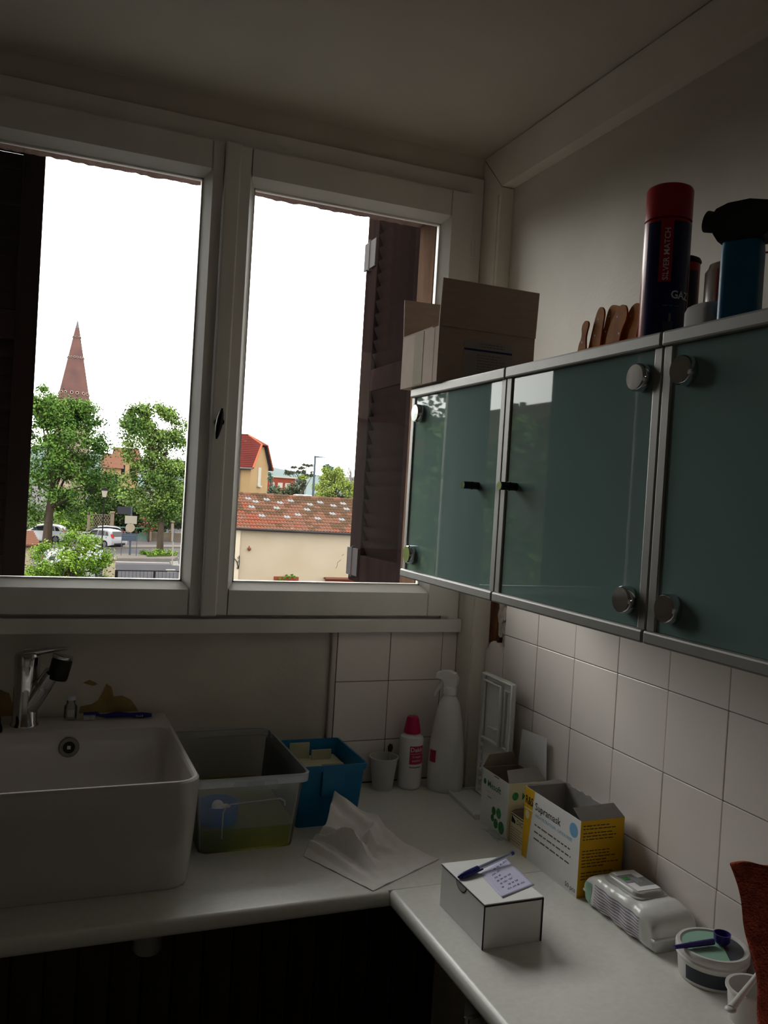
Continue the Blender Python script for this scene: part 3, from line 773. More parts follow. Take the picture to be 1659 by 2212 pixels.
flap(t, 'end_flap', (0, .0, .147), (w, .0, .147), (w-.012, .022, .168), (-.004, .022, .165), 'card_inner_grey')
flap(t, 'end_flap', (w, d, .147), (0, d, .147), (.004, d-.004, .151), (w-.02, d+.002, .156), 'card_white')
b = B(); pts = [(d*i/16, .146 + (.006*rnd.random() if i % 2 else .0)) for i in range(17)]
b.prism([(0,.14),(d,.14)] + pts[::-1], w-.0018, w-.0012, 'x'); b.obj('torn_edge', 'card_inner_grey', t)

# ---------------------------------------------------------------- white tuck box with note and pen
t = thing('tuck_box', 'small closed white cardboard box with dark edges near the worktop edge', 'box', (.722, 1.232, TOPZ), math.radians(0))
w, d, h = .112, .163, .074
B().box(0, w, 0, d, 0, h, .0006, 1).obj('box_body', 'card_white', t)
B().box(-.0008, w+.0008, -.0008, d+.0004, h+.0002, h+.0022, .0005, 1).obj('lid', 'card_white', t)
for a in ((-.0006, w+.0006, -.0012, -.0002, h-.0025, h+.0006), (w-.0015, w+.0012, -.0012, .0, .0, h), (-.0012, .0005, -.001, .001, .0, h), (-.0012, -.0001, 0, d, h-.001, h+.0006)):
    B().box(*a).obj('dark_edge', 'card_edge', t)
b = B(); b.prism([(.085+.02*math.cos(math.pi*i/14), h-.0005-.014*math.sin(math.pi*i/14)) for i in range(15)], -.0006, .0002, 'x'); b.obj('thumb_notch', 'card_edge', t)
b = B(); b.prism([(.085+.018*math.cos(math.pi*i/14), h-.0005-.012*math.sin(math.pi*i/14)) for i in range(15)], -.0009, -.0003, 'x'); b.obj('thumb_notch_tab', 'card_inner_grey', t)
zt = TOPZ + h + .0024
n4 = [gnd(*p, zt) for p in ((1037,1888),(1088,1850),(1155,1912),(1085,1940))]
def npt(u, v, dz=0):
    p = n4[0]*(1-u)*(1-v) + n4[1]*u*(1-v) + n4[2]*u*v + n4[3]*(1-u)*v
    return (p.x, p.y, zt + .0003 + .006*max(0, .25-v)**1.2*u + .004*max(0, v-.7)*max(0, 1-u) + dz)
nt_ = thing('paper_note', 'lilac paper note with handwriting on the tuck box lid', 'note', (0,0,0))
sh = B().grid(npt, 14, 14).obj('sheet', 'note_paper', nt_, 180)
m_ = sh.modifiers.new('thick', 'SOLIDIFY'); m_.thickness = .00025
b = B()
for row in range(7):
    v = .14 + row*.115; u = .2 + .1*rnd.random()
    while u < .8:
        L_ = .05 + .1*rnd.random(); pts = []
        for k in range(7):
            pts.append(Vector(npt(min(.95, u + L_*k/6), max(.04, v + .025*math.sin(k*2.3+row)), .0006)))
        if rnd.random() < .72: b.tube(pts, .00035, 4)
        u += L_ + .05
b.obj('handwriting', 'pen_ink', nt_)
p0, p1 = gnd(990, 1895, zt+.004), gnd(1094, 1849, zt+.012)
dr = (p1-p0).normalized()
pn = thing('ballpoint_pen', 'clear ballpoint pen with blue cap lying across the note', 'pen', (0,0,0))
B().tube([p0+dr*.045, p0+dr*.139], .0038, 6).obj('barrel', 'pen_barrel', pn)
B().tube([p0+dr*.03, p0+dr*.13], .0015, 6).obj('refill', 'pen_ink', pn)
B().tube([p0, p0+dr*.004, p0+dr*.02, p0+dr*.05], [.002,.004,.0052,.0055], 12).obj('cap', 'navy_plastic', pn, 60)
sd = dr.cross(Vector((0,0,1))).normalized()
B().tube([p0+dr*.006+sd*.005, p0+dr*.03+sd*.0075, p0+dr*.056+sd*.0065], .0018, 6).obj('cap_clip', 'navy_plastic', pn, 60)
B().tube([p0+dr*.139, p0+dr*.147], .0038, 10).obj('end_plug', 'navy_plastic', pn, 60)

# ---------------------------------------------------------------- wet wipes pack
t = thing('wipes_pack', 'white foil pack of wet wipes with hinged lid and cross emblem', 'wipes pack', (.99, 1.14, TOPZ))
w, d, h = .102, .196, .062
def pack(u, v):
    # u round the cross-section, v along y; pillow shape
    a = 2*math.pi*u; ex = .38
    cx, cz = math.cos(a), math.sin(a)
    k = (abs(cx)**(2/ex) + abs(cz)**(2/ex))**(-ex/2)
    s = 1 - .10*abs(2*v-1)**6
    hh = h*(1 - .35*abs(2*v-1)**7)
    wob = .0022*math.sin(9*v+14*u)*math.sin(23*v-5*u)
    return (w/2 + (w/2*s+wob)*cx*k, d*v, hh/2 + (hh/2+wob*.6)*cz*k*1.0)
b = B(); b.rings([[pack(i/48, j/24) for i in range(48)] for j in range(25)])
b.obj('foil_body', 'wipes_foil', t, 180)
for j, y in ((0, -.004), (1, d-.006)): B().box(.004, w-.004, y, y+.010, h*.32, h*.40, .001, 1).obj('end_seal', 'wipes_foil', t)
def on_pack(x_off, v, z):
    lo, hi = .25, .75           # left half of the section: find u where the height is z
    for _ in range(24):
        m_ = (lo+hi)/2
        if pack(m_, v)[2] > z: lo = m_
        else: hi = m_
    q = pack((lo+hi)/2, v); return (q[0]-x_off, q[1], z)
for i in range(8):
    z = .010 + i*.0052
    B().grid(lambda u, v: on_pack(.0006, .16+.66*u, z+.0016*v), 24, 1).obj('violet_stripe', 'print_violet', t)
B().grid(lambda u, v: on_pack(.0006, .87+.09*u, .008+.036*v), 6, 8).obj('green_print', 'label_mint', t)
lid = B().rings([ringz(rrect(.022-a, .082+a, .066-a, .158+a, .016, .016), h+z) for a, z in ((.006,-.004),(.006,.001),(.002,.002),(.0,.007),(-.003,.009))]).obj('lid', 'lid_clear', t, 35)
b = B()
zl = h+.0092
def lb(x0, x1, y0, y1, m, nm): B().box(x0, x1, y0, y1, zl-.0004, zl+.0002).obj(nm, m, lid)
lb(.030,.076,.086,.138,'lid_grey','emblem_ground')
zl += .0004
lb(.044,.078,.074,.088,'emblem_white','emblem_bar'); lb(.028,.044,.074,.104,'emblem_white','emblem_bar')
lb(.028,.062,.136,.150,'emblem_white','emblem_bar'); lb(.062,.078,.120,.150,'emblem_white','emblem_bar')
lb(.034,.046,.117,.129,'print_green','emblem_square')
b = B(); lines(b, (.05,.124,zl), (0,-1,0), (1,0,0), 4, -.004, .024, .0012, rnd); b.obj('fine_print', 'print_white', lid)

# ---------------------------------------------------------------- round tub with scoop
t = thing('round_tub', 'round white plaster tub with mint label near the towel', 'tub', (1.043, 1.058, TOPZ))
B().lathe([(0,0),(.047,0),(.050,.003),(.053,.034),(.0535,.036),(0,.036)], n=40).obj('tub_body', 'tub_white', t, 40)
B().lathe([(0,.0355),(.0555,.0355),(.0565,.038),(.055,.041),(.0565,.044),(.0565,.050),(.0545,.053),(.050,.053),(.049,.0505),(0,.0505)], n=40).obj('lid', 'tub_white', t, 40)
b = B(); n = 30
b.rings([[(.047*math.cos(6.283*i/n), .047*math.sin(6.283*i/n), z) for i in range(n)] for z in (.0505,.0509)]); b.obj('lid_label', 'label_mint', t)
b = B(); b.prism([(.047*math.cos(a), .047*math.sin(a)) for a in [math.radians(-100+ i*5) for i in range(29)]], .0509, .0512); b.obj('lid_panel', 'label_dark', t)
b = B(); lines(b, (-.03,.02,.0511), (.9,-.43,0), (.43,.9,0), 6, .005, .036, .0014, rnd); b.obj('fine_print', 'print_grey', t)
text('---', .011, (.006,-.018,.0512), (.9,-.43,0), (.43,.9,0), 'label_red', t)
b = B(); b.grid(lambda u, v: ((.0507+.002*v)*math.cos(math.radians(180+75*u)), (.0507+.002*v)*math.sin(math.radians(180+75*u)), .007+.022*v), 16, 1); b.obj('side_label', 'label_dark', t, 60)
b = B(); lines(b, (0,0,0), (1,0,0), (0,0,1), 3, .005, .02, .0018, rnd)
for v in b.bm.verts:
    a = math.radians(268)+v.co.x/.053; v.co = Vector((.0532*math.cos(a), .0532*math.sin(a), .022+v.co.z))
b.obj('fine_print', 'print_grey', t)
h0, h1 = gnd(1457, 2046, TOPZ+.056), gnd(1568, 2030, TOPZ+.058)
t = thing('measuring_scoop', 'violet plastic measuring scoop lying on the round tub lid', 'scoop', (0,0,0))
dr = (h1-h0).normalized(); ln = (h1-h0).length
B().tube([h0, h0.lerp(h1,.3), h0.lerp(h1,.6), h0.lerp(h1,.75)], [.0032,.0042,.0048,.005], 8).obj('handle', 'scoop_violet', t, 60)
hc = h0.lerp(h1, .92)
B().lathe([(0,.001),(.009,0),(.0125,.004),(.0135,.016),(.012,.016),(.0105,.006),(0,.005)], (hc.x, hc.y, TOPZ+.0535), n=24).obj('bowl', 'scoop_violet', t, 40)
# second white cup with spatula, next to the towel
t = thing('mixing_cup', 'white plastic mixing cup half hidden behind the towel', 'cup', (1.015, .945, TOPZ))
B().lathe([(0,0),(.03,0),(.032,.003),(.036,.045),(.039,.046),(.039,.05),(.034,.05),(.030,.006),(0,.005)], n=32).obj('cup_wall', 'tub_white', t, 40)
s0, s1 = gnd(1578, 2180, TOPZ+.055), gnd(1625, 2120, TOPZ+.058)
t = thing('plastic_spatula', 'white plastic spatula resting on the mixing cup rim', 'spatula', (0,0,0))
B().tube([s0, s0.lerp(s1,.3), s1, s1+(s1-s0)*.8], [.006,.005,.004,.004], 10).obj('handle', 'tub_white', t, 60)
B().sphere(s0, .008, 12, 8, 1, 1, .5).obj('blade', 'tub_white', t, 60)
# crumpled clear blister near the gauze carton
b = B().grid(lambda u, v: (.972+.022*u, 1.62+.075*v, TOPZ+.001+.006*abs(math.sin(7*u+2*v))*abs(math.cos(5*v))), 10, 14)
o = b.obj('clear_wrapper', 'clear_plastic', None, 180); tag(o, 'scrap of clear plastic wrapper at the foot of the gauze carton', 'wrapper')

# ---------------------------------------------------------------- red towel
def tw(u, v):
    # u along the towel away from its free edge, v downwards
    e0, e1 = Vector((.93, .936, 1.128)), Vector((.955, .872, .882))
    p = e0.lerp(e1, v)
    x = p.x + .16*u + .012*math.sin(7*u+3*v)*(1-.3*v)
    y = p.y - .30*u - .016*math.sin(9*u+2) - .004*math.sin(14*v)
    z = p.z + (.012*math.sin(5*u+.6) + .10*u*u)*(1-v) + .003*math.sin(30*u)*(1-v)
    return (x, y, z)
to = B().grid(tw, 60, 50).obj('towel', 'towel_red', None, 180)
m_ = to.modifiers.new('thick', 'SOLIDIFY'); m_.thickness = .012; m_.offset = -1
tag(to, 'rust red terry towel hanging at the end of the worktop', 'towel')

# ================================================================ on top of the cabinets
Z2 = CZ1
t = thing('cardboard_box', 'open cardboard box with a printed label on the wall cabinet', 'box', (.712, 1.525, Z2+.001))
w, d, h, e = .215, .178, .108, .003
B().box(0, e, 0, d, 0, h).obj('side_panel', 'kraft_pale', t); B().box(w-e, w, 0, d, 0, h).obj('side_panel', 'kraft_pale', t)
B().box(e, w-e, 0, e, 0, h).obj('front_panel', 'cardboard', t); B().box(e, w-e, d-e, d, 0, h).obj('back_panel', 'cardboard', t)
B().box(e, w-e, e, d-e, 0, e).obj('base_panel', 'cardboard', t)
flap(t, 'front_flap', (-.002, 0, h), (w, 0, h), (w+.002, -.002, .200), (.0, -.002, .200), 'cardboard', .003)
flap(t, 'back_flap', (0, d, h), (w, d, h), (w, d+.012, .196), (.002, d+.012, .192), 'cardboard', .003)
flap(t, 'side_flap', (0, d-.004, h), (0, .03, h), (.055, .035, h+.012), (.05, d-.01, h+.012), 'kraft_pale', .003)
B().box(-.0006, .0001, .07, .115, .002, h).obj('tape_strip', 'tape', t)
B().box(-.0004, .0002, .02, .0215, .0, h).obj('carton_crease', 'cardboard', t)
lab = B().box(.055, .165, -.0006, .0001, .012, .088).obj('label', 'label_paper', t)
B().box(.056, .164, -.0009, -.0005, .068, .072).obj('label_stripe', 'print_navy', lab)
b = B(); lines(b, (.09,-.0008,.082), *YN, 2, .005, .07, .0014, rnd); lines(b, (.085,-.0008,.060), *YN, 8, .0055, .072, .0012, rnd, .4); b.obj('fine_print', 'print_grey', lab)
b = B().grid(lambda u, v: (.736+.05*v, 1.36+.165*(1-u), Z2+.0012+.012*math.sin(3.14*v)*abs(math.sin(6*u+1))*u*(1.4-u)), 20, 8)
o = b.obj('clear_film', 'clear_plastic', None, 180); tag(o, 'crumpled clear film on the cabinet by the cardboard box', 'plastic film')
# little bead-like knob
t = thing('brass_ring', 'small brownish ring lying on the cabinet edge beside the cardboard box', 'ring', (.80, 1.265, Z2))
B().tube([(.011*math.cos(a), .011*math.sin(a), .014+.012*math.sin(a*1)*.2) for a in [6.2832*i/20 for i in range(21)]], .003, 8).obj('band', 'amber_acrylic', t, 60)
B().lathe([(0,0),(.012,0),(.013,.012),(0,.013)], n=16).obj('foot', 'cardboard', t, 40)
# amber holder: row of perforated leaf-shaped plates
t = thing('amber_holder', 'amber acrylic holder with leaning perforated leaf-shaped plates', 'holder', (.80, 1.03, Z2))
B().box(-.012, .016, -.012, .138, 0, .022, .002).obj('base', 'amber_acrylic', t)
def leafplate(pts, x, holes):
    # outline in (y, z), seen from the room; smoothed by corner cutting
    cy_ = sum(q[0] for q in pts)/len(pts); pts = [(cy_+(a-cy_)*1.3, c*1.08) for a, c in pts]
    for _ in range(2):
        pts = [q for (a, c), (d, e) in zip(pts, pts[1:]+pts[:1]) for q in ((a*.75+d*.25, c*.75+e*.25), (a*.25+d*.75, c*.25+e*.75))]
    p = B().prism(pts, x-.0015, x+.0015, 'x').obj('leaf_plate', 'amber_acrylic', t)
    for y, z in holes:
        B().lathe([(0,0),(.0016,0),(.0016,.0036),(0,.0036)], n=10).xf(Matrix.Translation((x+.0018,y,z)) @ Matrix.Rotation(-math.pi/2,4,'Y')).obj('peg', 'bristle', p)
leafplate([(.137,.0),(.139,.026),(.131,.040),(.134,.055),(.126,.064),(.118,.058),(.122,.046),(.124,.036),(.120,.0)], -.006, ((.131,.034),))
leafplate([(.122,.0),(.112,.045),(.104,.074),(.096,.080),(.088,.070),(.092,.045),(.096,.0)], 0, ((.099,.066),(.106,.042)))
leafplate([(.100,.0),(.090,.045),(.084,.072),(.076,.080),(.058,.072),(.068,.060),(.076,.040),(.080,.0)], .006, ((.080,.068),(.088,.046)))
leafplate([(.074,.0),(.070,.040),(.058,.060),(.048,.074),(.036,.070),(.034,.052),(.044,.036),(.050,.0)], 0, ((.052,.062),(.046,.036)))
leafplate([(.050,.0),(.044,.036),(.034,.060),(.024,.072),(.012,.070),(.012,.050),(.020,.0)], .006, ((.028,.06),))
leafplate([(.026,.0),(.018,.040),(.010,.064),(-.004,.070),(-.010,.05),(-.006,.0)], .010, ((.004,.056),))
# gas refill can
def can(name, label, cat, x, y, r, hb, ht, body, capm, cap_r=None, n=36):
    t = thing(name, label, cat, (x, y, Z2))
    B().lathe([(0,0),(r-.002,0),(r,.003),(r,hb-.003),(r-.003,hb),(0,hb)], n=n).obj('can_body', body, t, 40)
    cr = cap_r or r
    B().lathe([(0,hb+.0002),(cr,hb+.0002),(cr,hb+ht-.006),(cr-.002,hb+ht-.002),(cr-.006,hb+ht),(0,hb+ht)], n=n).obj('cap', capm, t, 40)
    return t
gx, gy, gr = .805, .988, .032
t = can('gas_can', 'tall red lighter gas can with dark blue print on the cabinet', 'can', gx, gy, gr, .178, .048, 'can_red', 'can_red')
face = math.degrees(math.atan2(gx, gy))     # direction towards the camera
def cwrap(parent, r, a0, a1, z0, z1, m, nm='print_panel'):
    b = B(); b.grid(lambda u, v: ((r)*math.sin(math.radians(a0+(a1-a0)*u)-math.radians(face)), -r*math.cos(math.radians(a0+(a1-a0)*u)-math.radians(face)), z0+(z1-z0)*v), 24, 1)
    return b.obj(nm, m, parent, 60)
cwrap(t, gr+.0002, -52, 80, .004, .172, 'can_blue')
cwrap(t, gr+.0004, -16, 14, .088, .172, 'can_red')
def ctext(body, size, r, a0, z, m, parent, vertical=False, bold=0):
    o = text(body, size, (0,0,0), (1,0,0), (0,0,1), m, parent, bold=bold)
    for v in o.data.vertices:
        s_, q_ = (v.co.x, v.co.z) if not vertical else (-v.co.z, v.co.x)
        a = math.radians(a0 - face) + s_/r; v.co = Vector((r*math.sin(a), -r*math.cos(a), z+q_))
ctext('SILVER MATCH', .0108, gr+.0006, 7, .090, 'print_white', t, True, .0001)
ctext('GAZ', .015, gr+.0006, 16, .066, 'print_white', t, False, .0003)
ctext('--- -- ---', .0075, gr+.0006, -2, .054, 'print_grey', t, False, .0001)
cwrap(t, gr+.0004, 2, 26, .012, .034, 'label_dark', 'lighter_picture')
cwrap(t, gr+.0005, 14, 20, .034, .045, 'print_grey', 'flame_picture')
t = can('lighter_can', 'slim red can behind the gas can on the cabinet', 'can', .905, 1.068, .024, .155, .008, 'can_red', 'black_plastic', .0255)
cwrap(t, .0242, 20, 60, .02, .14, 'label_dark')
t = thing('spray_can', 'silver aerosol can behind the blue torch', 'can', (.925, .999, Z2))
B().lathe([(0,0),(.029,0),(.03,.003),(.03,.128),(.026,.134),(.024,.14),(.018,.143),(0,.143)], n=32).obj('can_body', 'can_silver', t, 40)
B().lathe([(0,.1432),(.008,.1432),(.008,.158),(0,.16)], n=16).obj('nozzle', 'black_plastic', t, 40)
B().tube([(0,0,.152),(.02,-.05,.150),(.035,-.10,.148)], .0014, 6).obj('straw', 'print_red', t, 60)
cwrap(t, .0302, -20, 50, .02, .11, 'print_grey')
t = thing('grey_caddy', 'low grey rounded box in front of the aerosol can', 'box', (.80, .892, Z2))
B().rings([ringz(rrect(-.022+a, .022-a, -.028+a, .028-a, .014, .014, 4), z) for a, z in ((0,0),(0,.036),(.002,.042),(.006,.045))]).obj('box_body', 'label_paper', t, 40)
# torch
t = thing('gas_torch', 'blue kitchen blowtorch with black head on the cabinet', 'torch', (.80, .838, Z2), math.radians(-62))
B().rings([ringz(rrect(-.024+a, .024-a, -.018+a, .018-a, .01, .01, 4), z) for a, z in ((.004,0),(.0,.004),(0,.1),(.001,.112))]).obj('tank', 'torch_blue', t, 40)
prof = [(-.026,.1125),(.028,.1125),(.04,.120),(.048,.132),(.046,.144),(.036,.154),(.01,.16),(-.016,.159),(-.03,.154),(-.036,.146),(-.036,.134),(-.032,.122)]
B().prism(prof, -.019, .019, 'y').obj('torch_head', 'black_plastic', t)
nz = B().cyl((-.034,0,.142),(-.048,0,.146), .0125, .0135, n=20).obj('nozzle', 'black_plastic', t, 40)
B().cyl((-.0475,0,.1459),(-.0488,0,.1463), .0098, n=20).obj('nozzle_mouth', 'label_paper', nz)
B().tube([(.045,0,.13),(.06,0,.12),(.066,0,.10),(.06,0,.085)], .006, 8).obj('trigger_guard', 'black_plastic', t, 60)

# ================================================================ outdoors
_mat = mat
def mat(name, *a, **k):
    k.setdefault('spec', .02); return _mat(name, *a, **k)
def ext(c, k):
    """albedo (as sRGB) of a surface that shows as c when lit k times"""
    out = []
    for x in lin(c):
        y = min(.85, x/k); out.append(255*(12.92*y if y <= .0031308 else 1.055*y**(1/2.4)-.055))
    return tuple(out)
KV, KH, KF = 4.6, 8.6, 3.4
mat('asphalt', ext((150,143,147), KH), .9, noise=.08, nscale=.6)
mat('asphalt_new', ext((118,116,122), KH), .9, noise=.08, nscale=.8)
mat('pavement', ext((190,178,168), KH), .9, noise=.06, nscale=1.5)
mat('road_paint', ext((235,228,222), KH), .8, noise=.05, nscale=3)
mat('kerb', ext((185,176,170), KH), .9, noise=.08, nscale=3)
mat('lawn', ext((96,124,58), KH), .95, noise=.2, nscale=2)
mat('leaf_mid', ext((80,118,56), KF), .6, c2=ext((138,166,84), KF), nscale=.5, noise=.35)
mat('leaf_dark', ext((66,104,48), KF), .6, c2=ext((118,156,70), KF), nscale=.45, noise=.35)
mat('leaf_lime', ext((150,172,72), KF), .6, c2=ext((176,194,96), KF), nscale=.35, noise=.2)
mat('leaf_bush', ext((86,132,42), KF), .5, c2=ext((150,186,68), KF), nscale=1.0, noise=.3)
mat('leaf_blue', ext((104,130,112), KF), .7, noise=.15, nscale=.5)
mat('leaf_pine', ext((86,94,74), KF), .7, c2=ext((112,118,92), KF), nscale=.6, noise=.2)
mat('leaf_deep', ext((44,58,34), KF), .7, c2=ext((70,90,46), KF), nscale=.8, noise=.3)  # darkest leaf green, for the hedge and tree behind the garden wall
mat('blossom_white', ext((225,228,228), KF), .7, noise=.05)
mat('blossom_pink', ext((190,100,95), KF), .7, noise=.1)
mat('bare_twig', ext((196,184,180), KV), .9, noise=.1)
mat('bark', ext((112,98,84), KV), .95, c2=ext((84,72,62), KV), nscale=3, stretch=(1,1,.2))
mat('spire_brick', ext((150,112,104), KV), .95, c2=ext((122,92,92), KV), nscale=.45, noise=.15, bump=.3, bscale=2)
mat('spire_stone', ext((200,180,160), KV), .9, noise=.1, nscale=1)
mat('dark_void', (14,14,16), .9, noise=.1)
mat('render_cream', ext((224,206,182), KV), .95, c2=ext((212,193,166), KV), nscale=.8, noise=.05, noise_detail=8)
mat('render_pale', ext((244,228,204), KV), .95, noise=.04, nscale=1)
mat('render_tan', ext((206,172,128), KV), .95, noise=.04, nscale=.5)
mat('terracotta', ext((204,144,120), KH), .9, c2=ext((184,132,108), KH), nscale=1.6, noise=.12)
mat('terracotta_bright', ext((222,138,112), KH), .9, c2=ext((206,106,82), KH), nscale=2, noise=.1)
mat('terracotta_moss', ext((168,124,100), KH), .95, c2=ext((140,116,88), KH), nscale=2.5, noise=.15)
mat('tile_clear', ext((214,210,212), KH), .3, noise=.05)
mat('roof_red', ext((176,86,80), KH), .9, c2=ext((160,80,76), KH), nscale=1.2, noise=.08)
mat('roof_verge', ext((214,120,88), KV), .9, noise=.1)
mat('soffit', ext((96,92,104), KV), .9, noise=.1)
mat('brick_red', ext((186,92,72), KV), .95, c2=ext((160,84,68), KV), nscale=1.2, noise=.1)
mat('window_white', ext((226,216,200), KV), .6, noise=.03)
mat('zinc', ext((130,128,134), KV), .5, noise=.08)
mat('gutter_dark', ext((70,66,66), KV), .5, noise=.1)
mat('iron_black', ext((50,46,48), KV), .6, noise=.1)
mat('post_grey', ext((96,108,122), KV), .5, noise=.05)
mat('sign_back', ext((188,178,162), KV), .6, noise=.05)
mat('sign_dark', ext((70,70,76), KV), .6, noise=.05)
mat('board_slate', ext((86,98,114), KV), .5, noise=.05)
mat('gate_green', ext((122,166,146), KV), .8, noise=.08, nscale=2)
mat('stone_wall', ext((150,136,120), KV), .95, c2=ext((126,112,98), KV), nscale=2, noise=.12, bump=.4, bscale=6)
mat('pillar_stone', ext((186,166,146), KV), .95, noise=.08, nscale=3)
mat('car_silver', spec=.1, c=ext((206,204,210), KV), rough=.3, noise=.02)
mat('car_white', spec=.1, c=ext((232,232,236), KV), rough=.3, noise=.02)
mat('car_black', spec=.1, c=ext((60,60,70), KV), rough=.25, noise=.02)
mat('car_glass', (14,16,18), .08, spec=.12, noise=.05)
mat('car_tyre', (18,18,20), .8, noise=.1)
mat('tail_red', ext((214,50,50), KV), .3, noise=.05)
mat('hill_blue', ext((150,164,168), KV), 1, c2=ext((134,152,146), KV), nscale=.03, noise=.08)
mat('rubble', ext((150,136,118), KV), .95, c2=ext((112,100,86), KV), nscale=3, noise=.2, bump=.6, bscale=4)

NR = np.random.default_rng(5)
def leaves_mesh(name, clumps, per, size, m, flat=1.0, drop=0):
    """clumps: (centre, radius); leaf = one bent quad (two triangles)"""
    C = np.array([c for c, r in clumps]); Rr = np.array([r if np.ndim(r) else (r, r, r*.8) for c, r in clumps], float)
    n = len(clumps)*per
    idx = np.repeat(np.arange(len(clumps)), per)
    d = NR.normal(size=(n, 3)); d /= np.linalg.norm(d, axis=1)[:, None]
    rad = np.clip(np.abs(NR.normal(.62, .34, n)), .05, 1.45)
    P = C[idx] + d*rad[:, None]*Rr[idx]
    nor = d*.7 + NR.normal(size=(n, 3))*.55 + np.array([0, 0, .5])*flat
    nor /= np.linalg.norm(nor, axis=1)[:, None]
    t = np.cross(nor, NR.normal(size=(n, 3))); t /= np.linalg.norm(t, axis=1)[:, None]
    u = np.cross(nor, t); s = (size*NR.uniform(.6, 1.3, n))[:, None]
    V = np.stack([P - t*s*.5, P + u*s*.32 + nor*s*.06, P + t*s*.5 - nor*s*.08, P - u*s*.32 + nor*s*.06], 1).reshape(-1, 3)
    me = bpy.data.meshes.new(name)
    me.vertices.add(4*n); me.vertices.foreach_set('co', V.ravel())
    me.loops.add(4*n); me.loops.foreach_set('vertex_index', np.arange(4*n, dtype=np.int32))
    me.polygons.add(n); me.polygons.foreach_set('loop_start', np.arange(0, 4*n, 4, dtype=np.int32))
    me.update(calc_edges=True); me.validate()
    me.materials.append(MATS[m])
    return me
def crown(cx, cy, cz, rx, ry, rz, k, cr, seed, shape=None):
    r = random.Random(seed); out = []
    while len(out) < k:
        x, y, z = (r.uniform(-1, 1) for _ in range(3)); q = x*x+y*y+z*z
        if q > 1 or q < .02: continue
        f = shape(z) if shape else 1
        out.append(((cx+x*rx*f, cy+y*ry*f, cz+z*rz), cr*r.uniform(.7, 1.25)))
    return out
def tree(name, label, base, clumps, per, size, leaf, trunk_r, cat='tree', fork=.35, group=None, bark='bark', nb=14):
    t = thing(name, label, cat, base, 0, group)
    bx_, by_, bz_ = base
    loc = [((c[0]-bx_, c[1]-by_, c[2]-bz_), r) for c, r in clumps]
    top = max(c[2] for c, r in loc); cen = Vector((sum(c[0] for c, r in loc)/len(loc), sum(c[1] for c, r in loc)/len(loc), top))
    f = link('foliage', leaves_mesh('foliage', loc, per, size, leaf), t); f['kind'] = 'stuff'
    p1 = Vector((cen.x*.08, cen.y*.08, top*fork)); p2 = Vector((cen.x*.7, cen.y*.7, top*.85))
    B().tube([(0,0,0), p1*.5, p1, p1.lerp(p2, .5), p2], [trunk_r*1.15, trunk_r, trunk_r*.9, trunk_r*.5, trunk_r*.15], 8).obj('trunk', bark, t, 60)
    r = random.Random(len(clumps)+per)
    for c, _ in r.sample(loc, min(nb, len(loc))):
        a = p1.lerp(p2, r.random()*.6); c = Vector(c)
        B().tube([a, a.lerp(c, .5)+Vector((0,0,.1*top*.2)), c], [trunk_r*.35, trunk_r*.22, trunk_r*.06], 6).obj('branch', bark, t, 60)
    return t
def G(px, y): 
    v = ray(px, 1150); return Vector((v.x/v.y*y, y, GROUND_Z))

# ---------------------------------------------------------------- ground and road
ground = struct(B().box(-300, 420, 2.6, 720, GROUND_Z-.3, GROUND_Z).obj('ground', 'asphalt'), 'grey asphalt road and forecourt')
def slab(name, pts, h, m, parent=ground, z=GROUND_Z):
    b = B(); P = [gnd(*p) for p in pts]
    b.rings([[(p.x, p.y, z-.02) for p in P], [(p.x, p.y, z+h) for p in P]])
    return b.obj(name, m, parent)
slab('new_asphalt', [(236,1250),(395,1254),(395,1228),(380,1221),(255,1219),(236,1225)], .015, 'asphalt_new')
slab('traffic_island', [(246,1209),(300,1209),(376,1210),(384,1207),(372,1202),(318,1201),(255,1200),(246,1203)], .14, 'pavement')
slab('road_line', [(250,1213),(366,1216),(366,1217.5),(250,1215)], .02, 'road_paint')
slab('road_line', [(250,1209.8),(378,1211),(378,1211.9),(250,1211)], .16, 'kerb')
for k, (x0, x1, y) in enumerate(((366,386,1204.5),(368,384,1213.2),(369,385,1216.4),(371,387,1219.8),(358,378,1230.5),(361,381,1234.5))):
    slab('crossing_stripe', [(x0,y),(x1,y),(x1+1,y+2.0),(x0+1,y+2.0)], .022, 'road_paint')
slab('far_pavement', [(120,1186),(395,1184),(395,1180),(120,1180)], .12, 'pavement')
lw = slab('planting_bed', [(318,1207),(368,1206),(372,1203),(345,1200),(316,1203)], .2, 'lawn')

# ---------------------------------------------------------------- two street trees, hedges and shrubs
b1 = gnd(345, 1198)
cl = crown(*at(326, 955, b1.y), 2.9, 2.6, 3.1, 40, .85, 1, lambda z: 1-.25*max(0, z)) + crown(*at(345, 1060, b1.y), 2.7, 2.4, 2.2, 34, .85, 2) + crown(*at(285, 905, b1.y), 1.1, 1.1, 1.5, 9, .55, 3) + crown(*at(395, 990, b1.y), 1.5, 1.5, 3, 14, .7, 4) + crown(*at(330, 912, b1.y), 2.3, 1.8, 1.3, 24, .6, 31)
tree('street_tree', 'light green street tree beside the road signs', tuple(b1), cl, 260, .2, 'leaf_mid', .24, fork=.27, group='street trees')
b2 = gnd(101, 1175)
cl = crown(*at(120, 940, b2.y), 3.9, 3, 3.6, 46, 1.0, 5, lambda z: 1-.35*max(0, z)) + crown(*at(135, 1040, b2.y), 4.1, 3, 3.2, 46, 1.05, 6) + crown(*at(85, 880, b2.y), 1.2, 1.2, 1.5, 10, .7, 7) + crown(*at(170, 900, b2.y), 1.5, 1.2, 1.6, 12, .7, 27) + crown(*at(125, 885, b2.y), 2.6, 1.8, 1.2, 20, .7, 32)
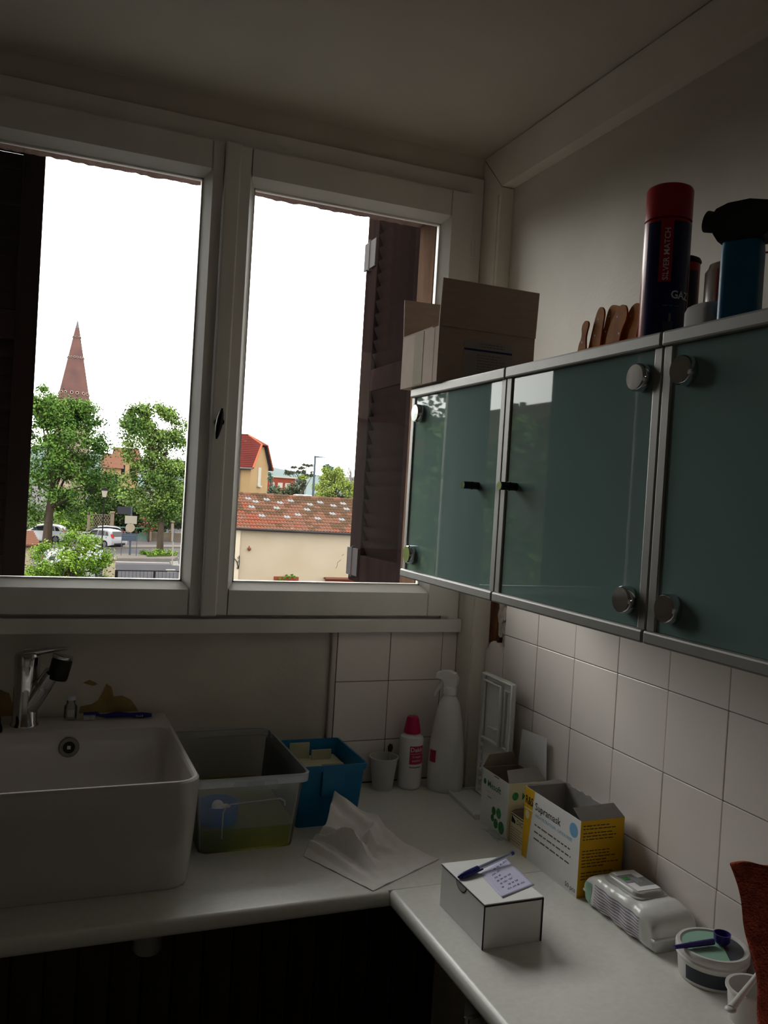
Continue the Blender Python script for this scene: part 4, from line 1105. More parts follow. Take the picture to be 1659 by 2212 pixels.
tree('street_tree', 'dark green street tree in front of the church spire', tuple(b2), cl, 260, .22, 'leaf_dark', .34, fork=.2, group='street trees')
p = G(225, 100)
tree('garden_tree', 'yellowish green garden tree between the two street trees', tuple(p), crown(*at(222, 1075, 100), 3.6, 2.4, 3.2, 40, 1.0, 8) + crown(*at(165, 1100, 100), 3.0, 2.4, 2.4, 24, 1.0, 9), 170, .24, 'leaf_mid', .3)
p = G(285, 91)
tree('hedge_tree', 'deep green hedge behind the green gate', tuple(p), crown(*at(285, 1115, 91), 5.0, 1.2, 2.8, 60, 1.1, 10), 120, .34, 'leaf_deep', .3, 'hedge')
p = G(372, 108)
tree('garden_tree', 'dark green garden tree behind the stone wall and railing', tuple(p), crown(*at(380, 1105, 108), 3.6, 2.5, 3.0, 36, 1.0, 11), 120, .34, 'leaf_deep', .3)
p = G(70, 94)
tree('hedge_shrub', 'round green hedge behind the parked white car', tuple(p), crown(*at(75, 1128, 94), 2.4, 1.6, 1.9, 24, .8, 12), 130, .28, 'leaf_mid', .15, 'hedge')
p = G(160, 86)
tree('hedge_shrub', 'leafy green shrub left of the lattice fence', tuple(p), crown(*at(158, 1120, 86), 2.3, 1.4, 2.2, 24, .8, 13), 130, .28, 'leaf_bush', .15, 'shrub')
# flowering shrub by the gate
p = G(322, 80.5)
t = tree('rose_bush', 'climbing rose with pink flowers beside the green gate', tuple(p), crown(*at(322, 1112, 80.5), .9, .6, 1.7, 14, .45, 14), 120, .2, 'leaf_mid', .08, 'shrub')
fl = []
r = random.Random(4)
for i in range(22): fl.append(((r.uniform(-1, 1), r.uniform(-.8, -.3), at(322,1112,80.5).z - p.z + r.uniform(-1.8, 1.8)), .14))
f = link('blossoms', leaves_mesh('blossoms', fl, 10, .16, 'blossom_pink'), t); f['kind'] = 'stuff'
# the big bush below the window
bp = gnd(150, 1250); bp = Vector((bp.x, 40, GROUND_Z)); bc = at(150, 1215, 40); bp.x = bc.x
cl = crown(bc.x+.1, 40, bc.z-.2, 1.75, 1.5, 1.45, 60, .42, 15) + crown(*at(95, 1230, 39.6), .8, 1, 1.0, 20, .38, 16) + crown(*at(200, 1200, 40), .7, 1, .9, 18, .36, 17) + crown(bc.x, 40, bc.z-1.8, 1.6, 1.3, .9, 20, .45, 18)
t = tree('flowering_bush', 'bright green bush with white flowers in front of the parked cars', tuple(bp), cl, 260, .095, 'leaf_bush', .1, 'bush', nb=20)
wf = []
for i in range(60):
    a = r.uniform(-1, 1); q = at(158 + 62*a, 1196 - 4*a + r.uniform(-14, 14), 38.5 + .5*a*a); wf.append(((q.x-bp.x, q.y-bp.y, q.z-bp.z), .07))
f = link('blossoms', leaves_mesh('blossoms', wf, 6, .075, 'blossom_white'), t); f['kind'] = 'stuff'
# low planting round the tree foot
for k, (px, w_) in enumerate(((327, 26), (356, 30))):
    q = gnd(px, 1203)
    tree('ground_cover', ('low green planting on the island by the road signs', 'low green planting at the foot of the light green tree')[k], tuple(q), crown(q.x, q.y, q.z+.25, .8, .5, .3, 12, .28, 20+k), 90, .12, 'leaf_bush', .03, 'plant', nb=4)

# ---------------------------------------------------------------- garden wall, lattice, gate
WD = 82.0
gw = thing('garden_wall', 'stone garden wall with pillars and railing across the road', 'wall', (0,0,0))
def wpx(px, py, y=WD): return at(px, py, y)
def wbox(name, m, x0, x1, y0, y1, parent, d0=0, d1=.3):
    a, c = wpx(x0, y1), wpx(x1, y0)
    return B().box(a.x, c.x, WD+d0, WD+d1, a.z, c.z, .01, 1).obj(name, m, parent)
zb = GROUND_Z
def wcol(name, m, x0, x1, ytop, parent, d0=0, d1=.4, base=zb):
    a, c = wpx(x0, ytop), wpx(x1, ytop)
    return B().box(a.x, c.x, WD+d0, WD+d1, base, a.z, .01, 1).obj(name, m, parent)
wcol('wall_panel', 'stone_wall', 128, 246, 1146, gw); wcol('wall_panel', 'stone_wall', 322, 440, 1149, gw)
for x0, x1, yt in ((190,195.5,1110),(239.5,247,1108),(321,329,1124),(371,376,1128)):
    pl_ = wcol('pillar', 'pillar_stone', x0, x1, yt, gw, -.08, .45)
    a, c = wpx(x0-1, yt), wpx(x1+1, yt); B().box(a.x, c.x, WD-.14, WD+.5, a.z-.01, a.z+.12, .01, 1).obj('pillar_cap', 'pillar_stone', pl_)
for i in range(16):
    a = wpx(330+i*4.2, 1149); 
    if i != 10: B().cyl((a.x, WD+.2, a.z-.02), (a.x, WD+.2, a.z+.9), .02, n=6).obj('railing_bar', 'iron_black', gw)
a, c = wpx(329,1149), wpx(398,1149); B().box(a.x, c.x, WD+.17, WD+.23, a.z+.88, a.z+.93).obj('railing_top', 'iron_black', gw)
lf = thing('lattice_fence', 'pale diagonal lattice fence panel between two stone pillars', 'fence', (0,0,0))
a, c = wpx(196, 1142), wpx(239, 1113); X0, X1, Z0, Z1 = a.x, c.x, a.z, c.z
n = 8; st = (X1-X0)/n*1.05; H_ = Z1-Z0
for i in range(-8, n):
    for s in (1, -1):
        xa, za, xb, zb_ = X0+i*st, Z0, X0+i*st+H_*.62, Z1
        if xa < X0: za += (X0-xa)/.62; xa = X0
        if xb > X1: zb_ -= (xb-X1)/.62; xb = X1
        if xb-xa < .05: continue
        if s < 0: xa, xb = X0+X1-xa, X0+X1-xb
        B().cyl((xa, WD+.1+.02*s, za), (xb, WD+.1+.02*s, zb_), .028, n=5).obj('lattice_strip', 'pillar_stone', lf)
B().box(X0, X1, WD+.06, WD+.14, Z0-.06, Z0).obj('bottom_rail', 'pillar_stone', lf); B().box(X0, X1, WD+.06, WD+.14, Z1, Z1+.05).obj('top_rail', 'pillar_stone', lf)
gt = thing('picket_gate', 'faded green picket gate with a dipping curved top', 'gate', (0,0,0))
for i in range(26):
    u = i/25; px = 248 + 71*u; yt = 1133 + 21*math.sin(math.pi*min(1, u*.95+.02))**.9 + 4*u
    a = wpx(px, yt); B().box(a.x-.045, a.x+.045, WD+.1, WD+.14, GROUND_Z+.05, a.z, .006, 1).obj('picket', 'gate_green', gt)
for z in (.4, 1.1):
    a, c = wpx(248,1150), wpx(319,1150); B().box(a.x, c.x, WD+.14, WD+.19, GROUND_Z+z, GROUND_Z+z+.1).obj('cross_rail', 'gate_green', gt)

# ---------------------------------------------------------------- street furniture
def lamp_lantern():
    q = gnd(219, 1192); t = thing('street_lamp', 'black lantern street lamp before the lattice fence', 'street lamp', tuple(q))
    top = at(222, 1052, q.y).z - q.z
    B().lathe([(.09,0),(.12,0),(.12,.5),(.06,.7),(.045,1.2),(.04,top-.75),(.02,top-.75)], n=10).obj('post', 'iron_black', t, 60)
    B().rings([[(s*a, s2*a, z) for s, s2 in ((-1,-1),(1,-1),(1,1),(-1,1))] for a, z in ((.12,top-.75),(.21,top-.25))]).obj('lantern_glass', 'window_white', t)
    B().rings([[(s*a, s2*a, z) for s, s2 in ((-1,-1),(1,-1),(1,1),(-1,1))] for a, z in ((.25,top-.25),(.2,top-.1),(.05,top))]).obj('lantern_cap', 'iron_black', t)
lamp_lantern()
q = gnd(280, 1203); y_ = q.y
def S(px, py, dy=0): return at(px, py, y_+dy)
sp_ = thing('sign_post', 'grey road sign post with direction arm and two sign backs', 'road sign', tuple(q))
def sbox(name, m, x0, x1, y0, y1, d0, d1, parent, org):
    a, c = S(x0, y1), S(x1, y0); return B().box(a.x-org.x, c.x-org.x, d0, d1, a.z-org.z, c.z-org.z, .01, 1).obj(name, m, parent)
a = S(284, 1095)
B().cyl((0,0,0), (a.x-q.x, 0, a.z-q.z), .07, n=12).obj('post', 'post_grey', sp_, 60)
sbox('direction_arm', 'sign_dark', 253, 282, 1095, 1110, -.12, -.06, sp_, q)
sbox('sign_back', 'sign_back', 269, 296, 1115, 1131, -.12, -.08, sp_, q)
a = S(281, 1140); rr = (S(291,1140).x - S(271,1140).x)/2
B().cyl((a.x-q.x, -.12, a.z-q.z), (a.x-q.x, -.09, a.z-q.z), rr, n=28).obj('round_sign_back', 'sign_back', sp_, 40)
B().cyl((a.x-q.x, -.13, a.z-q.z), (a.x-q.x, -.115, a.z-q.z), rr*.82, n=28).obj('round_sign_centre', 'pillar_stone', sp_, 40)
ib = thing('notice_board', 'slate blue notice board on two legs at the sign post', 'notice board', (q.x, q.y-.6, q.z))
q2 = Vector((q.x, q.y-.6, q.z)); y_ -= .6
for px in (261.5, 294.5):
    a, c = S(px, 1203), S(px+1.6, 1152); B().box(a.x-q2.x, c.x-q2.x, -.04, .04, 0, c.z-q2.z, .01, 1).obj('leg', 'board_slate', ib)
sbox('board', 'board_slate', 263, 295, 1153, 1168, -.02, .02, ib, q2)
for yy in (1157, 1162): sbox('board_line', 'post_grey', 264, 294, yy, yy+1, -.03, -.018, ib, q2)
q = gnd(372, 1222); t = thing('bollard_post', 'slim pale marker post beside the zebra crossing', 'post', tuple(q))
B().cyl((0,0,0), (at(375,1142,q.y).x-q.x, 0, at(375,1142,q.y).z-q.z), .05, n=10).obj('pole', 'sign_back', t, 60)
a, c = at(373.6,1170,q.y), at(377.2,1142,q.y); B().box(a.x-q.x, c.x-q.x, -.06, -.03, a.z-q.z, c.z-q.z).obj('marker_plate', 'post_grey', t)
# near railing and beige pier
RY = 46.0
rl = thing('low_railing', 'dark steel railing along the forecourt below the window', 'railing', (0,0,0))
a, c = at(247, 1232, RY), at(440, 1235, RY)
B().cyl(a, c, .03, n=8).obj('top_rail', 'iron_black', rl, 60)
for px in (250, 334, 420):
    a = at(px, 1233, RY); w_ = .1 if px == 250 else .055
    B().box(a.x-w_, a.x+w_, RY-.05, RY+.05, GROUND_Z, a.z, .01, 1).obj('post', 'iron_black', rl)
for i in range(20):
    px = 255+i*8; a = at(px, 1233, RY); B().cyl((a.x, RY, GROUND_Z+.1), (a.x, RY, a.z), .008, n=5).obj('baluster', 'iron_black', rl)
pr = thing('gate_pier', 'beige rendered gate pier beside the flowering bush', 'pier', (at(236,1230,RY-.5).x, RY-.3, GROUND_Z))
B().box(-.28, .28, -.25, .25, 0, at(236,1208,RY).z-GROUND_Z, .02, 1).obj('shaft', 'render_cream', pr)
h_ = at(236,1208,RY).z-GROUND_Z; B().box(-.33, .33, -.3, .3, h_, h_+.09, .02, 1).obj('cap', 'pillar_stone', pr)

# ---------------------------------------------------------------- cars
def car(label, loc, rz, paint, s=1.0, group='parked cars'):
    t = thing('parked_car', label, 'car', loc, rz, group); t.scale = (s, s, s)
    # x forward, y left; origin on the ground at centre
    lo = [(-1.95,.28),(-2.0,.45),(-1.98,.72),(-1.9,.92),(-1.2,.97),(.5,.95),(1.3,.86),(1.85,.72),(1.97,.5),(1.95,.3),(1.6,.2),(-1.6,.2)]
    R = []
    for y, k in ((-.86,.93),(-.82,1),(-.5,1.01),(.5,1.01),(.82,1),(.86,.93)):
        R.append([(x*(1 if abs(y)<.84 else .985), y, .2+(z-.2)*k) for x, z in lo])
    B().rings(R).obj('body', paint, t, 50)
    gh = [(-1.86,.9),(-1.7,1.12),(-1.5,1.36),(-1.25,1.44),(-.4,1.49),(.2,1.44),(.62,1.22),(1.15,.88)]
    R = []
    for y, k, q_ in ((-.8,.02,0),(-.66,.93,1),(-.5,1,1),(.5,1,1),(.66,.93,1),(.8,.02,0)):
        R.append([(x*(.985 if q_ == 0 else .97), y, .9+(z-.9)*k) for x, z in gh])
    B().rings(R).obj('cabin', paint, t, 50)
    def side_pane(pts, s_):
        rows = []
        for x, z in pts:
            f = (z-.9)/.5; rows.append((x, s_*(.815-.155*f), z))
        B().rings([[p for p in rows], [(p[0], p[1]+s_*.012, p[2]) for p in rows]]).obj('side_window', 'car_glass', t)
    for s_ in (-1, 1):
        side_pane([(-1.1,.97),(-.35,.97),(-.38,1.36),(-1.0,1.34)], s_); side_pane([(-.28,.97),(.78,.96),(.3,1.3),(-.3,1.37)], s_)
        side_pane([(-1.5,1.0),(-1.18,.98),(-1.08,1.33),(-1.32,1.28)], s_)
    B().hexa([(-1.86,-.56,.98),(-1.86,.56,.98),(-1.62,.5,1.32),(-1.62,-.5,1.32),(-1.9,-.56,.98),(-1.9,.56,.98),(-1.65,.5,1.33),(-1.65,-.5,1.33)]).obj('rear_window', 'car_glass', t)
    B().hexa([(1.06,-.6,.95),(1.06,.6,.95),(.34,.54,1.39),(.34,-.54,1.39),(1.1,-.6,.97),(1.1,.6,.97),(.37,.54,1.42),(.37,-.54,1.42)]).obj('windscreen', 'car_glass', t)
    for s_ in (-1, 1):
        B().hexa([(-1.93,s_*.6,.85),(-1.93,s_*.84,.85),(-1.72,s_*.8,1.12),(-1.78,s_*.64,1.12),(-1.985,s_*.6,.85),(-1.96,s_*.862,.85),(-1.76,s_*.825,1.12),(-1.82,s_*.64,1.12)]).obj('tail_light', 'tail_red', t)
        B().hexa([(1.6,s_*.5,.62),(1.6,s_*.84,.62),(1.6,s_*.84,.82),(1.6,s_*.5,.82),(1.97,s_*.5,.6),(1.78,s_*.87,.62),(1.6,s_*.87,.8),(1.86,s_*.5,.76)]).obj('head_light', 'tile_clear', t)
        for x in (-1.22, 1.22):
            w_ = B().cyl((x, s_*.68, .31), (x, s_*.875, .31), .31, n=20).obj('wheel', 'car_tyre', t, 40)
            B().cyl((x, s_*.87, .31), (x, s_*.885, .31), .19, n=14).obj('hubcap', 'zinc', w_, 40)
    B().box(-2.02, -1.9, -.6, .6, .3, .42, .02, 1).obj('rear_bumper', 'car_tyre', t)
    return t
q = gnd(252, 1184)
car('silver hatchback seen from behind, parked by the green gate', (at(274,1180,q.y).x-1.9, q.y+1.1, GROUND_Z), math.radians(131), 'car_silver')
q = gnd(92, 1172)
car('white hatchback parked behind the dark green tree', (q.x, q.y+1, GROUND_Z), math.radians(165), 'car_white')
q = gnd(188, 1178)
car('black car roof showing between the bush and the lattice fence', (q.x+1.3, q.y+3.4, GROUND_Z), math.radians(178), 'car_black')
q = at(250, 1225, 49.2)
car('white car nose poking out from behind the gate pier', (q.x-1.95, 49.6, GROUND_Z), math.radians(-4), 'car_white')

# small tiled roof at the shutter
q = at(66, 1168, 52)
rt = thing('garden_shed', 'little tiled shed roof beside the flowering bush', 'shed', (q.x, 52, GROUND_Z))
zt_ = at(66, 1152, 52).z-GROUND_Z
B().box(-1.6, .15, 0, 1.6, 0, zt_-.55).obj('shed_wall', 'render_cream', rt)
for i in range(7):
    f_ = i/6
    b = B(); zc = zt_-.62+f_*.6; yc = -.3+f_*1.0
    b.tube([(-1.8, yc, zc), (.5-.35*f_, yc, zc)], .13, 8); b.obj('roof_tile_row', 'terracotta', rt, 60)

# ---------------------------------------------------------------- church
SY = 165.0
apx, bl, br = at(166, 690, SY), at(121, 870, SY), at(197, 892, SY)
cx = (at(121,870,SY).x + at(195,880,SY).x)/2; zb_ = at(160, 875, SY).z; rad = (br.x-bl.x)/2*1.03
ch = thing('church_spire', 'tall brick church spire rising behind the street tree', 'church', (cx, SY, GROUND_Z))
H0 = zb_-GROUND_Z; H1 = apx.z-GROUND_Z; lean = apx.x-cx
def octo(r, z, dx=0): return [(dx+r*math.cos(math.radians(22.5+45*i)), r*math.sin(math.radians(22.5+45*i)), z) for i in range(8)]
B().rings([octo(rad, H0), octo(rad*.12, H0+(H1-H0)*.9, 0)], cap=True).obj('spire', 'spire_brick', ch)
B().rings([octo(rad*.12, H0+(H1-H0)*.9), octo(.03, H1)]).obj('spire_tip', 'zinc', ch)
B().cyl((0,0,H1-.2), (0,0,H1+1.2), .05, n=6).obj('finial', 'iron_black', ch); 
B().rings([octo(rad*1.04, 0), octo(rad*1.04, H0-.6), octo(rad*1.12, H0-.5), octo(rad*1.12, H0)]).obj('tower', 'spire_stone', ch)
for f_, rr_, n_ in ((.79,.15,1.7), (.55,.2,2.2), (.13,.3,2.4)):
    r_ = rad*(1-f_*.98); z = H0+(H1-H0)*f_
    for k in range(8):
        for s_ in ((-1, 1) if f_ < .7 else (-1, 1)):
            a = math.radians(45*k); ap = r_*math.cos(math.radians(22.5))
            off = s_*r_*.17
            p = Vector((ap*math.cos(a)-off*math.sin(a), ap*math.sin(a)+off*math.cos(a), z)); d_ = Vector((math.cos(a), math.sin(a), .25)).normalized()
            rim = B().cyl(p-d_*.1, p+d_*.12, rr_, n=10).obj('dormer_ring', 'spire_stone', ch, 40) if s_ == 1 or f_ > .7 else B().cyl(p-d_*.1, p+d_*.12, rr_, n=10).obj('dormer_ring', 'spire_stone', ch, 40)
            B().cyl(p+d_*.1, p+d_*.14, rr_*.62, n=10).obj('dormer_opening', 'dark_void', rim)
# houses glimpsed between the trees, hills
for px0, px1, yt, D_, lb_ in ((228,262,1010,115,'orange tiled house glimpsed between the street trees'), (252,300,992,135,'pale roofed house behind the light green tree')):
    a, c = at(px0, yt, D_), at(px1, yt, D_)
    t = thing('town_house', lb_, 'house', ((a.x+c.x)/2, D_, GROUND_Z)); w_ = (c.x-a.x)/2; h_ = a.z-GROUND_Z
    B().box(-w_, w_, 0, 6, 0, h_).obj('wall', 'render_tan', t)
    rf = B().prism([(-.4,h_),(3,h_+1.9),(6.4,h_)], -w_-.3, w_+.3, 'x').obj('roof', 'terracotta', t)
    for sx in (-.5, .5): wi = B().box(sx*w_-.45, sx*w_+.45, -.06, .02, h_-2.2, h_-.8).obj('window', 'dark_void', t)
def hill(name, label, px0, px1, D_, prof, m='hill_blue'):
    pts = [at(px0+(px1-px0)*u, y, D_) for u, y in prof]
    b = B(); b.rings([[(p.x, D_, p.z), (p.x, D_+60, p.z+1), (p.x, D_+90, GROUND_Z-1), (p.x, D_-60, GROUND_Z-1)] for p in pts])
    return struct(b.obj(name, m, None, 60), label)
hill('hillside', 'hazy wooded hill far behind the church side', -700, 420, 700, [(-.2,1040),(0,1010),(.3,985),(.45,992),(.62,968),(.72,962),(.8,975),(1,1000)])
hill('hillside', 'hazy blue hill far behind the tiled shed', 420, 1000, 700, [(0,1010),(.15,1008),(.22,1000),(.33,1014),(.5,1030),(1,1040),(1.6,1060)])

# ---------------------------------------------------------------- tiled shed
GY_ = 36.0
sh = thing('tiled_shed', 'cream rendered shed with a mossy terracotta tile roof', 'shed', (0,0,0))
e0 = at(505, 1141, GY_); zE = e0.z; xL, xR = e0.x, at(830, 1141, GY_).x
rdg = at(640, 1075, GY_+2.9); zR = rdg.z; yR = GY_+2.9
B().box(xL+.12, xR, GY_, GY_+5.6, GROUND_Z, zE-.02).obj('wall', 'render_cream', sh)
B().box(xL+.02, xL+.28, GY_-.1, GY_+.4, GROUND_Z, zE-.04).obj('corner_pilaster', 'render_pale', sh)
B().prism([(GY_, zE-.05), (yR, zR-.12), (GY_+5.6, zE-.05)], xL+.15, xR, 'x').obj('roof_core', 'brick_red', sh)
ov = .22
rows, cw = 12, .285
sl = Vector((0, yR-(GY_-ov), zR-zE)); sl_len = sl.length; sld = sl.normalized(); nrm = Vector((0, -sld.z, sld.y))
step = sl_len/rows
def roof_tile(m):
    prof = [(0,.0),(.04,.035),(.085,.035),(.125,.0),(.145,.0),(.185,.03),(.23,.03),(.27,.0),(.285,.0)]
    b = B(); L_ = step*1.12
    lo = [Vector((x, 0, 0)) + nrm*(z+.028) for x, z in prof]; hi = [Vector((x, 0, 0)) + sld*L_ + nrm*(z+.002) for x, z in prof]
    lo2 = [p - nrm*.022 for p in lo]
    b.rings([lo2, lo, hi], close=False)
    return b.mesh('roof_tile', m)
TM = [roof_tile(m) for m in ('terracotta', 'terracotta_bright', 'terracotta_moss', 'tile_clear')]
ncol = int((xR-xL+.3)/cw)
glass_px = [(532,1079),(575,1082),(549,1086),(633,1085),(608,1090),(690,1088),(667,1093),(746,1092),(538,1099),(723,1096),(598,1102),(755,1104),(658,1105),(715,1109),(649,1111),(561,1113),(623,1117),(682,1119),(739,1122)]
gl_cells = set()
for px, py in glass_px:
    best = None
    for i in range(rows):
        p = Vector((0, GY_-ov, zE)) + sld*step*(i+.4); q = at(px, py, p.y)
        if best is None or abs(q.z-p.z) < best[0]: best = (abs(q.z-p.z), i, int((q.x-(xL-.15))/cw))
    gl_cells.add(best[1:])
r = random.Random(8); cnt = 0; extra = []
for i in range(rows):
    for j in range(ncol):
        u = j/ncol; v = i/rows
        if (i, j) in gl_cells: k = 3
        else:
            q_ = r.random() + (.55-u)*.9 + (.35-v)*.8
            k = 1 if q_ > 1.05 else (0 if q_ > .5 else 2)
        o = link('roof_tile', TM[k], sh); o.location = Vector((xL-.15+j*cw, GY_-ov, zE)) + sld*step*i + nrm*r.uniform(-.004, .006); cnt += 1
for j in range(int((xR-xL+.3)/.36)):
    B().tube([(xL-.15+j*.36, yR, zR+.0), (xL-.15+j*.36+.38, yR, zR+.012)], [.10,.115], 8).obj('ridge_tile', 'terracotta_moss' if j % 3 else 'terracotta', sh, 60)
B().tube([(xL-.1, GY_-ov-.05, zE-.0), (xR, GY_-ov-.05, zE-.05)], .055, 8).obj('gutter', 'gutter_dark', sh, 60)
for x0, x1, yt, D_ in ((592,645,1245,0), (703,790,1249,0)):
    a, c = at(x0, yt, GY_-.02), at(x1, yt, GY_-.02)
    f = B().box(a.x, c.x, GY_-.05, GY_+.02, a.z-.16, a.z, .01, 1).obj('window_lintel', 'brick_red', sh)
    w_ = B().box(a.x+.2, c.x-.2, GY_-.03, GY_+.02, a.z-1.2, a.z-.16).obj('window_opening', 'dark_void', sh)
    for xa in (a.x, c.x-.2): B().box(xa, xa+.2, GY_-.045, GY_+.02, a.z-1.2, a.z-.16, .01, 1).obj('window_jamb', 'brick_red', sh)
a, c = at(703,1249,GY_), at(770,1249,GY_); B().box(a.x-.08, c.x, GY_-.3, GY_, a.z-.02, a.z+.05, .01, 1).obj('window_hood', 'terracotta', sh)
for pts in ([(725,1228),(729,1222),(729,1215),(733,1212),(736,1209)], [(739,1200),(743,1197)]):
    B().tube([at(*p, GY_-.004) for p in pts], .006, 4).obj('crack', 'dark_void', sh)
a = at(538.5, 1186, GY_-.06); B().sphere(a, .075, 14, 10).obj('wall_ornament', 'terracotta_bright', sh, 60)
B().cyl((a.x, a.y, a.z+.06), (a.x, GY_, a.z+.13), .012, n=6).obj('ornament_hook', 'iron_black', sh)
br_ = thing('lamp_bracket', 'black scrolled iron bracket on the shed corner', 'bracket', (0,0,0))
A = lambda x, y: at(x, y, GY_-.14)
B().tube([A(503,1205),(A(508,1208)),A(512,1214),A(514,1222),A(515,1229)], .018, 6).obj('scroll', 'iron_black', br_, 60)
B().tube([A(517,1200),A(517,1215),A(515.5,1228)], .014, 6).obj('back_bar', 'iron_black', br_, 60)
for cx_, cy_ in ((516,1205),(516,1213),(514,1227)):
    p = A(cx_, cy_); B().tube([(p.x+.04*math.cos(t_), p.y, p.z+.04*math.sin(t_)) for t_ in [.6*i for i in range(9)]], .01, 5).obj('curl', 'iron_black', br_, 60)
vp = thing('vine_shoot', 'pale green vine leaves over the shed window lintel', 'plant', (0,0,0))
r = random.Random(2)
B().tube([at(605,1262,GY_-.12), at(612,1250,GY_-.15), at(622,1245,GY_-.15), at(632,1246,GY_-.15)], .008, 5).obj('stem', 'leaf_mid', vp)
for px, py in ((604,1251),(609,1256),(614,1249),(619,1244),(625,1248),(631,1243),(636,1247),(601,1258)):
    p = at(px, py, GY_-.17+.04*r.random()); s_ = .085
    b = B(); ang = r.uniform(-.6,.6)
    b.rings([[(p.x+s_*k*math.cos(ang+t_), p.y+.03*math.sin(t_*2), p.z+s_*k*math.sin(ang+t_)) for t_, k in ((0,1),(.7,.75),(1.57,.95),(2.4,.7),(3.14,.9),(4.0,.6),(4.71,.8),(5.5,.65))], [(p.x+s_*k*math.cos(ang+t_), p.y+.006+.03*math.sin(t_*2), p.z+s_*k*math.sin(ang+t_)) for t_, k in ((0,1),(.7,.75),(1.57,.95),(2.4,.7),(3.14,.9),(4.0,.6),(4.71,.8),(5.5,.65))]])
    b.obj('leaf', 'leaf_bush', vp)
# ---------------------------------------------------------------- tan house
HY = 110.0
hc_ = at(539, 1068, HY)
hs = thing('tan_house', 'tan house with red half-hipped roof behind the shed', 'house', (hc_.x, HY, GROUND_Z), math.radians(-34))
he = at(539, 1004, HY).z-GROUND_Z; hr = at(552, 939, HY).z-GROUND_Z; GWd = 6.6; RL = -5.6; hip = he+(hr-he)*.66
B().box(RL, 0, 0, GWd, 0, he).obj('wall', 'render_tan', hs)
ym = GWd/2; kf = (hip-he)/(hr-he)
B().prism([(0, he-.02), (GWd, he-.02), (GWd-ym*kf, hip), (ym*kf, hip)], -.25, 0, 'x').obj('gable_wall', 'render_tan', hs)
o1 = .55; gx_ = .5
roofv = [(RL,-o1,he-o1*.9),(gx_,-o1,he-o1*.9),(gx_,ym*kf,hip+.1),(-1.9,ym,hr),(RL,ym,hr)]
def sheet(name, pts, m, th=.14):
    n_ = (Vector(pts[1])-Vector(pts[0])).cross(Vector(pts[2])-Vector(pts[0])).normalized()*th
    b = B(); b.rings([[Vector(p) for p in pts], [Vector(p)+n_ for p in pts]]); return b.obj(name, m, hs)
sheet('roof_front', roofv, 'roof_red')
sheet('roof_back', [(RL,GWd+o1,he-o1*.9),(RL,ym,hr),(-1.9,ym,hr),(gx_,GWd-ym*kf,hip+.1),(gx_,GWd+o1,he-o1*.9)], 'soffit')
sheet('roof_hip', [(gx_,ym*kf,hip+.1),(gx_,GWd-ym*kf,hip+.1),(-1.9,ym,hr)], 'roof_red')
for i in range(18):
    f_ = (i+.5)/18; z = he-o1*.9+(hr-he+o1*.9)*f_; yy = -o1+(ym+o1)*f_
    xe = gx_ if z < hip else gx_-(gx_+1.9)*(z-hip)/(hr-hip)
    B().cyl((RL, yy-.05, z+.17), (xe-.05, yy-.05, z+.17), .05, n=5).obj('tile_course', 'roof_red', hs)
B().cyl((gx_,-o1,he-o1*.9+.1), (gx_,ym*kf,hip+.2), .14, n=6).obj('verge', 'roof_verge', hs)
B().cyl((gx_,ym*kf,hip+.2), (-1.9,ym,hr+.1), .14, n=6).obj('hip_tiles', 'roof_verge', hs)
B().cyl((gx_,GWd-ym*kf,hip+.2), (-1.9,ym,hr+.1), .14, n=6).obj('hip_tiles', 'roof_verge', hs)
B().cyl((gx_,GWd+o1,he-o1*.9+.1), (gx_,GWd-ym*kf,hip+.2), .14, n=6).obj('verge', 'roof_verge', hs)
B().cyl((RL,ym,hr+.12), (-1.9,ym,hr+.12), .14, n=6).obj('ridge', 'roof_red', hs)
B().cyl((RL,-o1-.08,he-o1*.9), (gx_,-o1-.08,he-o1*.9), .1, n=6).obj('gutter', 'zinc', hs)
B().cyl((-1.5,-.1,0), (-1.5,-.1,he-.3), .09, n=8).obj('downpipe', 'zinc', hs)
for y0, z0, h_ in ((2.6, he-2.6, 2.4), (.8, he-6.2, 2.2), (4.4, he-6.2, 2.2)):
    w_ = B().box(-.02, .06, y0, y0+1.1, z0, z0+h_).obj('window', 'window_white', hs)
    B().box(-.02, .03, y0+1.1, y0+1.6, z0, z0+h_).obj('shutter', 'render_tan', w_); B().box(-.02, .25, y0-.15, y0+1.25, z0-.2, z0).obj('sill', 'window_white', w_)
# ---------------------------------------------------------------- street light, trees, brick block behind the shed
LY = 62.0
q = Vector((at(674, 1100, LY).x, LY, GROUND_Z))
sl_ = thing('street_light', 'tall grey street light with a flat arm above the shed roof', 'street light', tuple(q))
tp_ = at(681, 987, LY); e_ = at(702, 988.5, LY)
B().tube([(0,0,0), (tp_.x-q.x, 0, tp_.z-q.z)], [.11,.075], 10).obj('pole', 'post_grey', sl_, 60)
B().hexa([(tp_.x-q.x-.07,-.1,tp_.z-q.z-.06),(e_.x-q.x,-.1,e_.z-q.z-.02),(e_.x-q.x,.1,e_.z-q.z-.02),(tp_.x-q.x-.07,.1,tp_.z-q.z-.06),(tp_.x-q.x-.07,-.1,tp_.z-q.z+.08),(e_.x-q.x,-.1,e_.z-q.z+.03),(e_.x-q.x,.1,e_.z-q.z+.03),(tp_.x-q.x-.07,.1,tp_.z-q.z+.08)]).obj('lamp_head', 'post_grey', sl_)
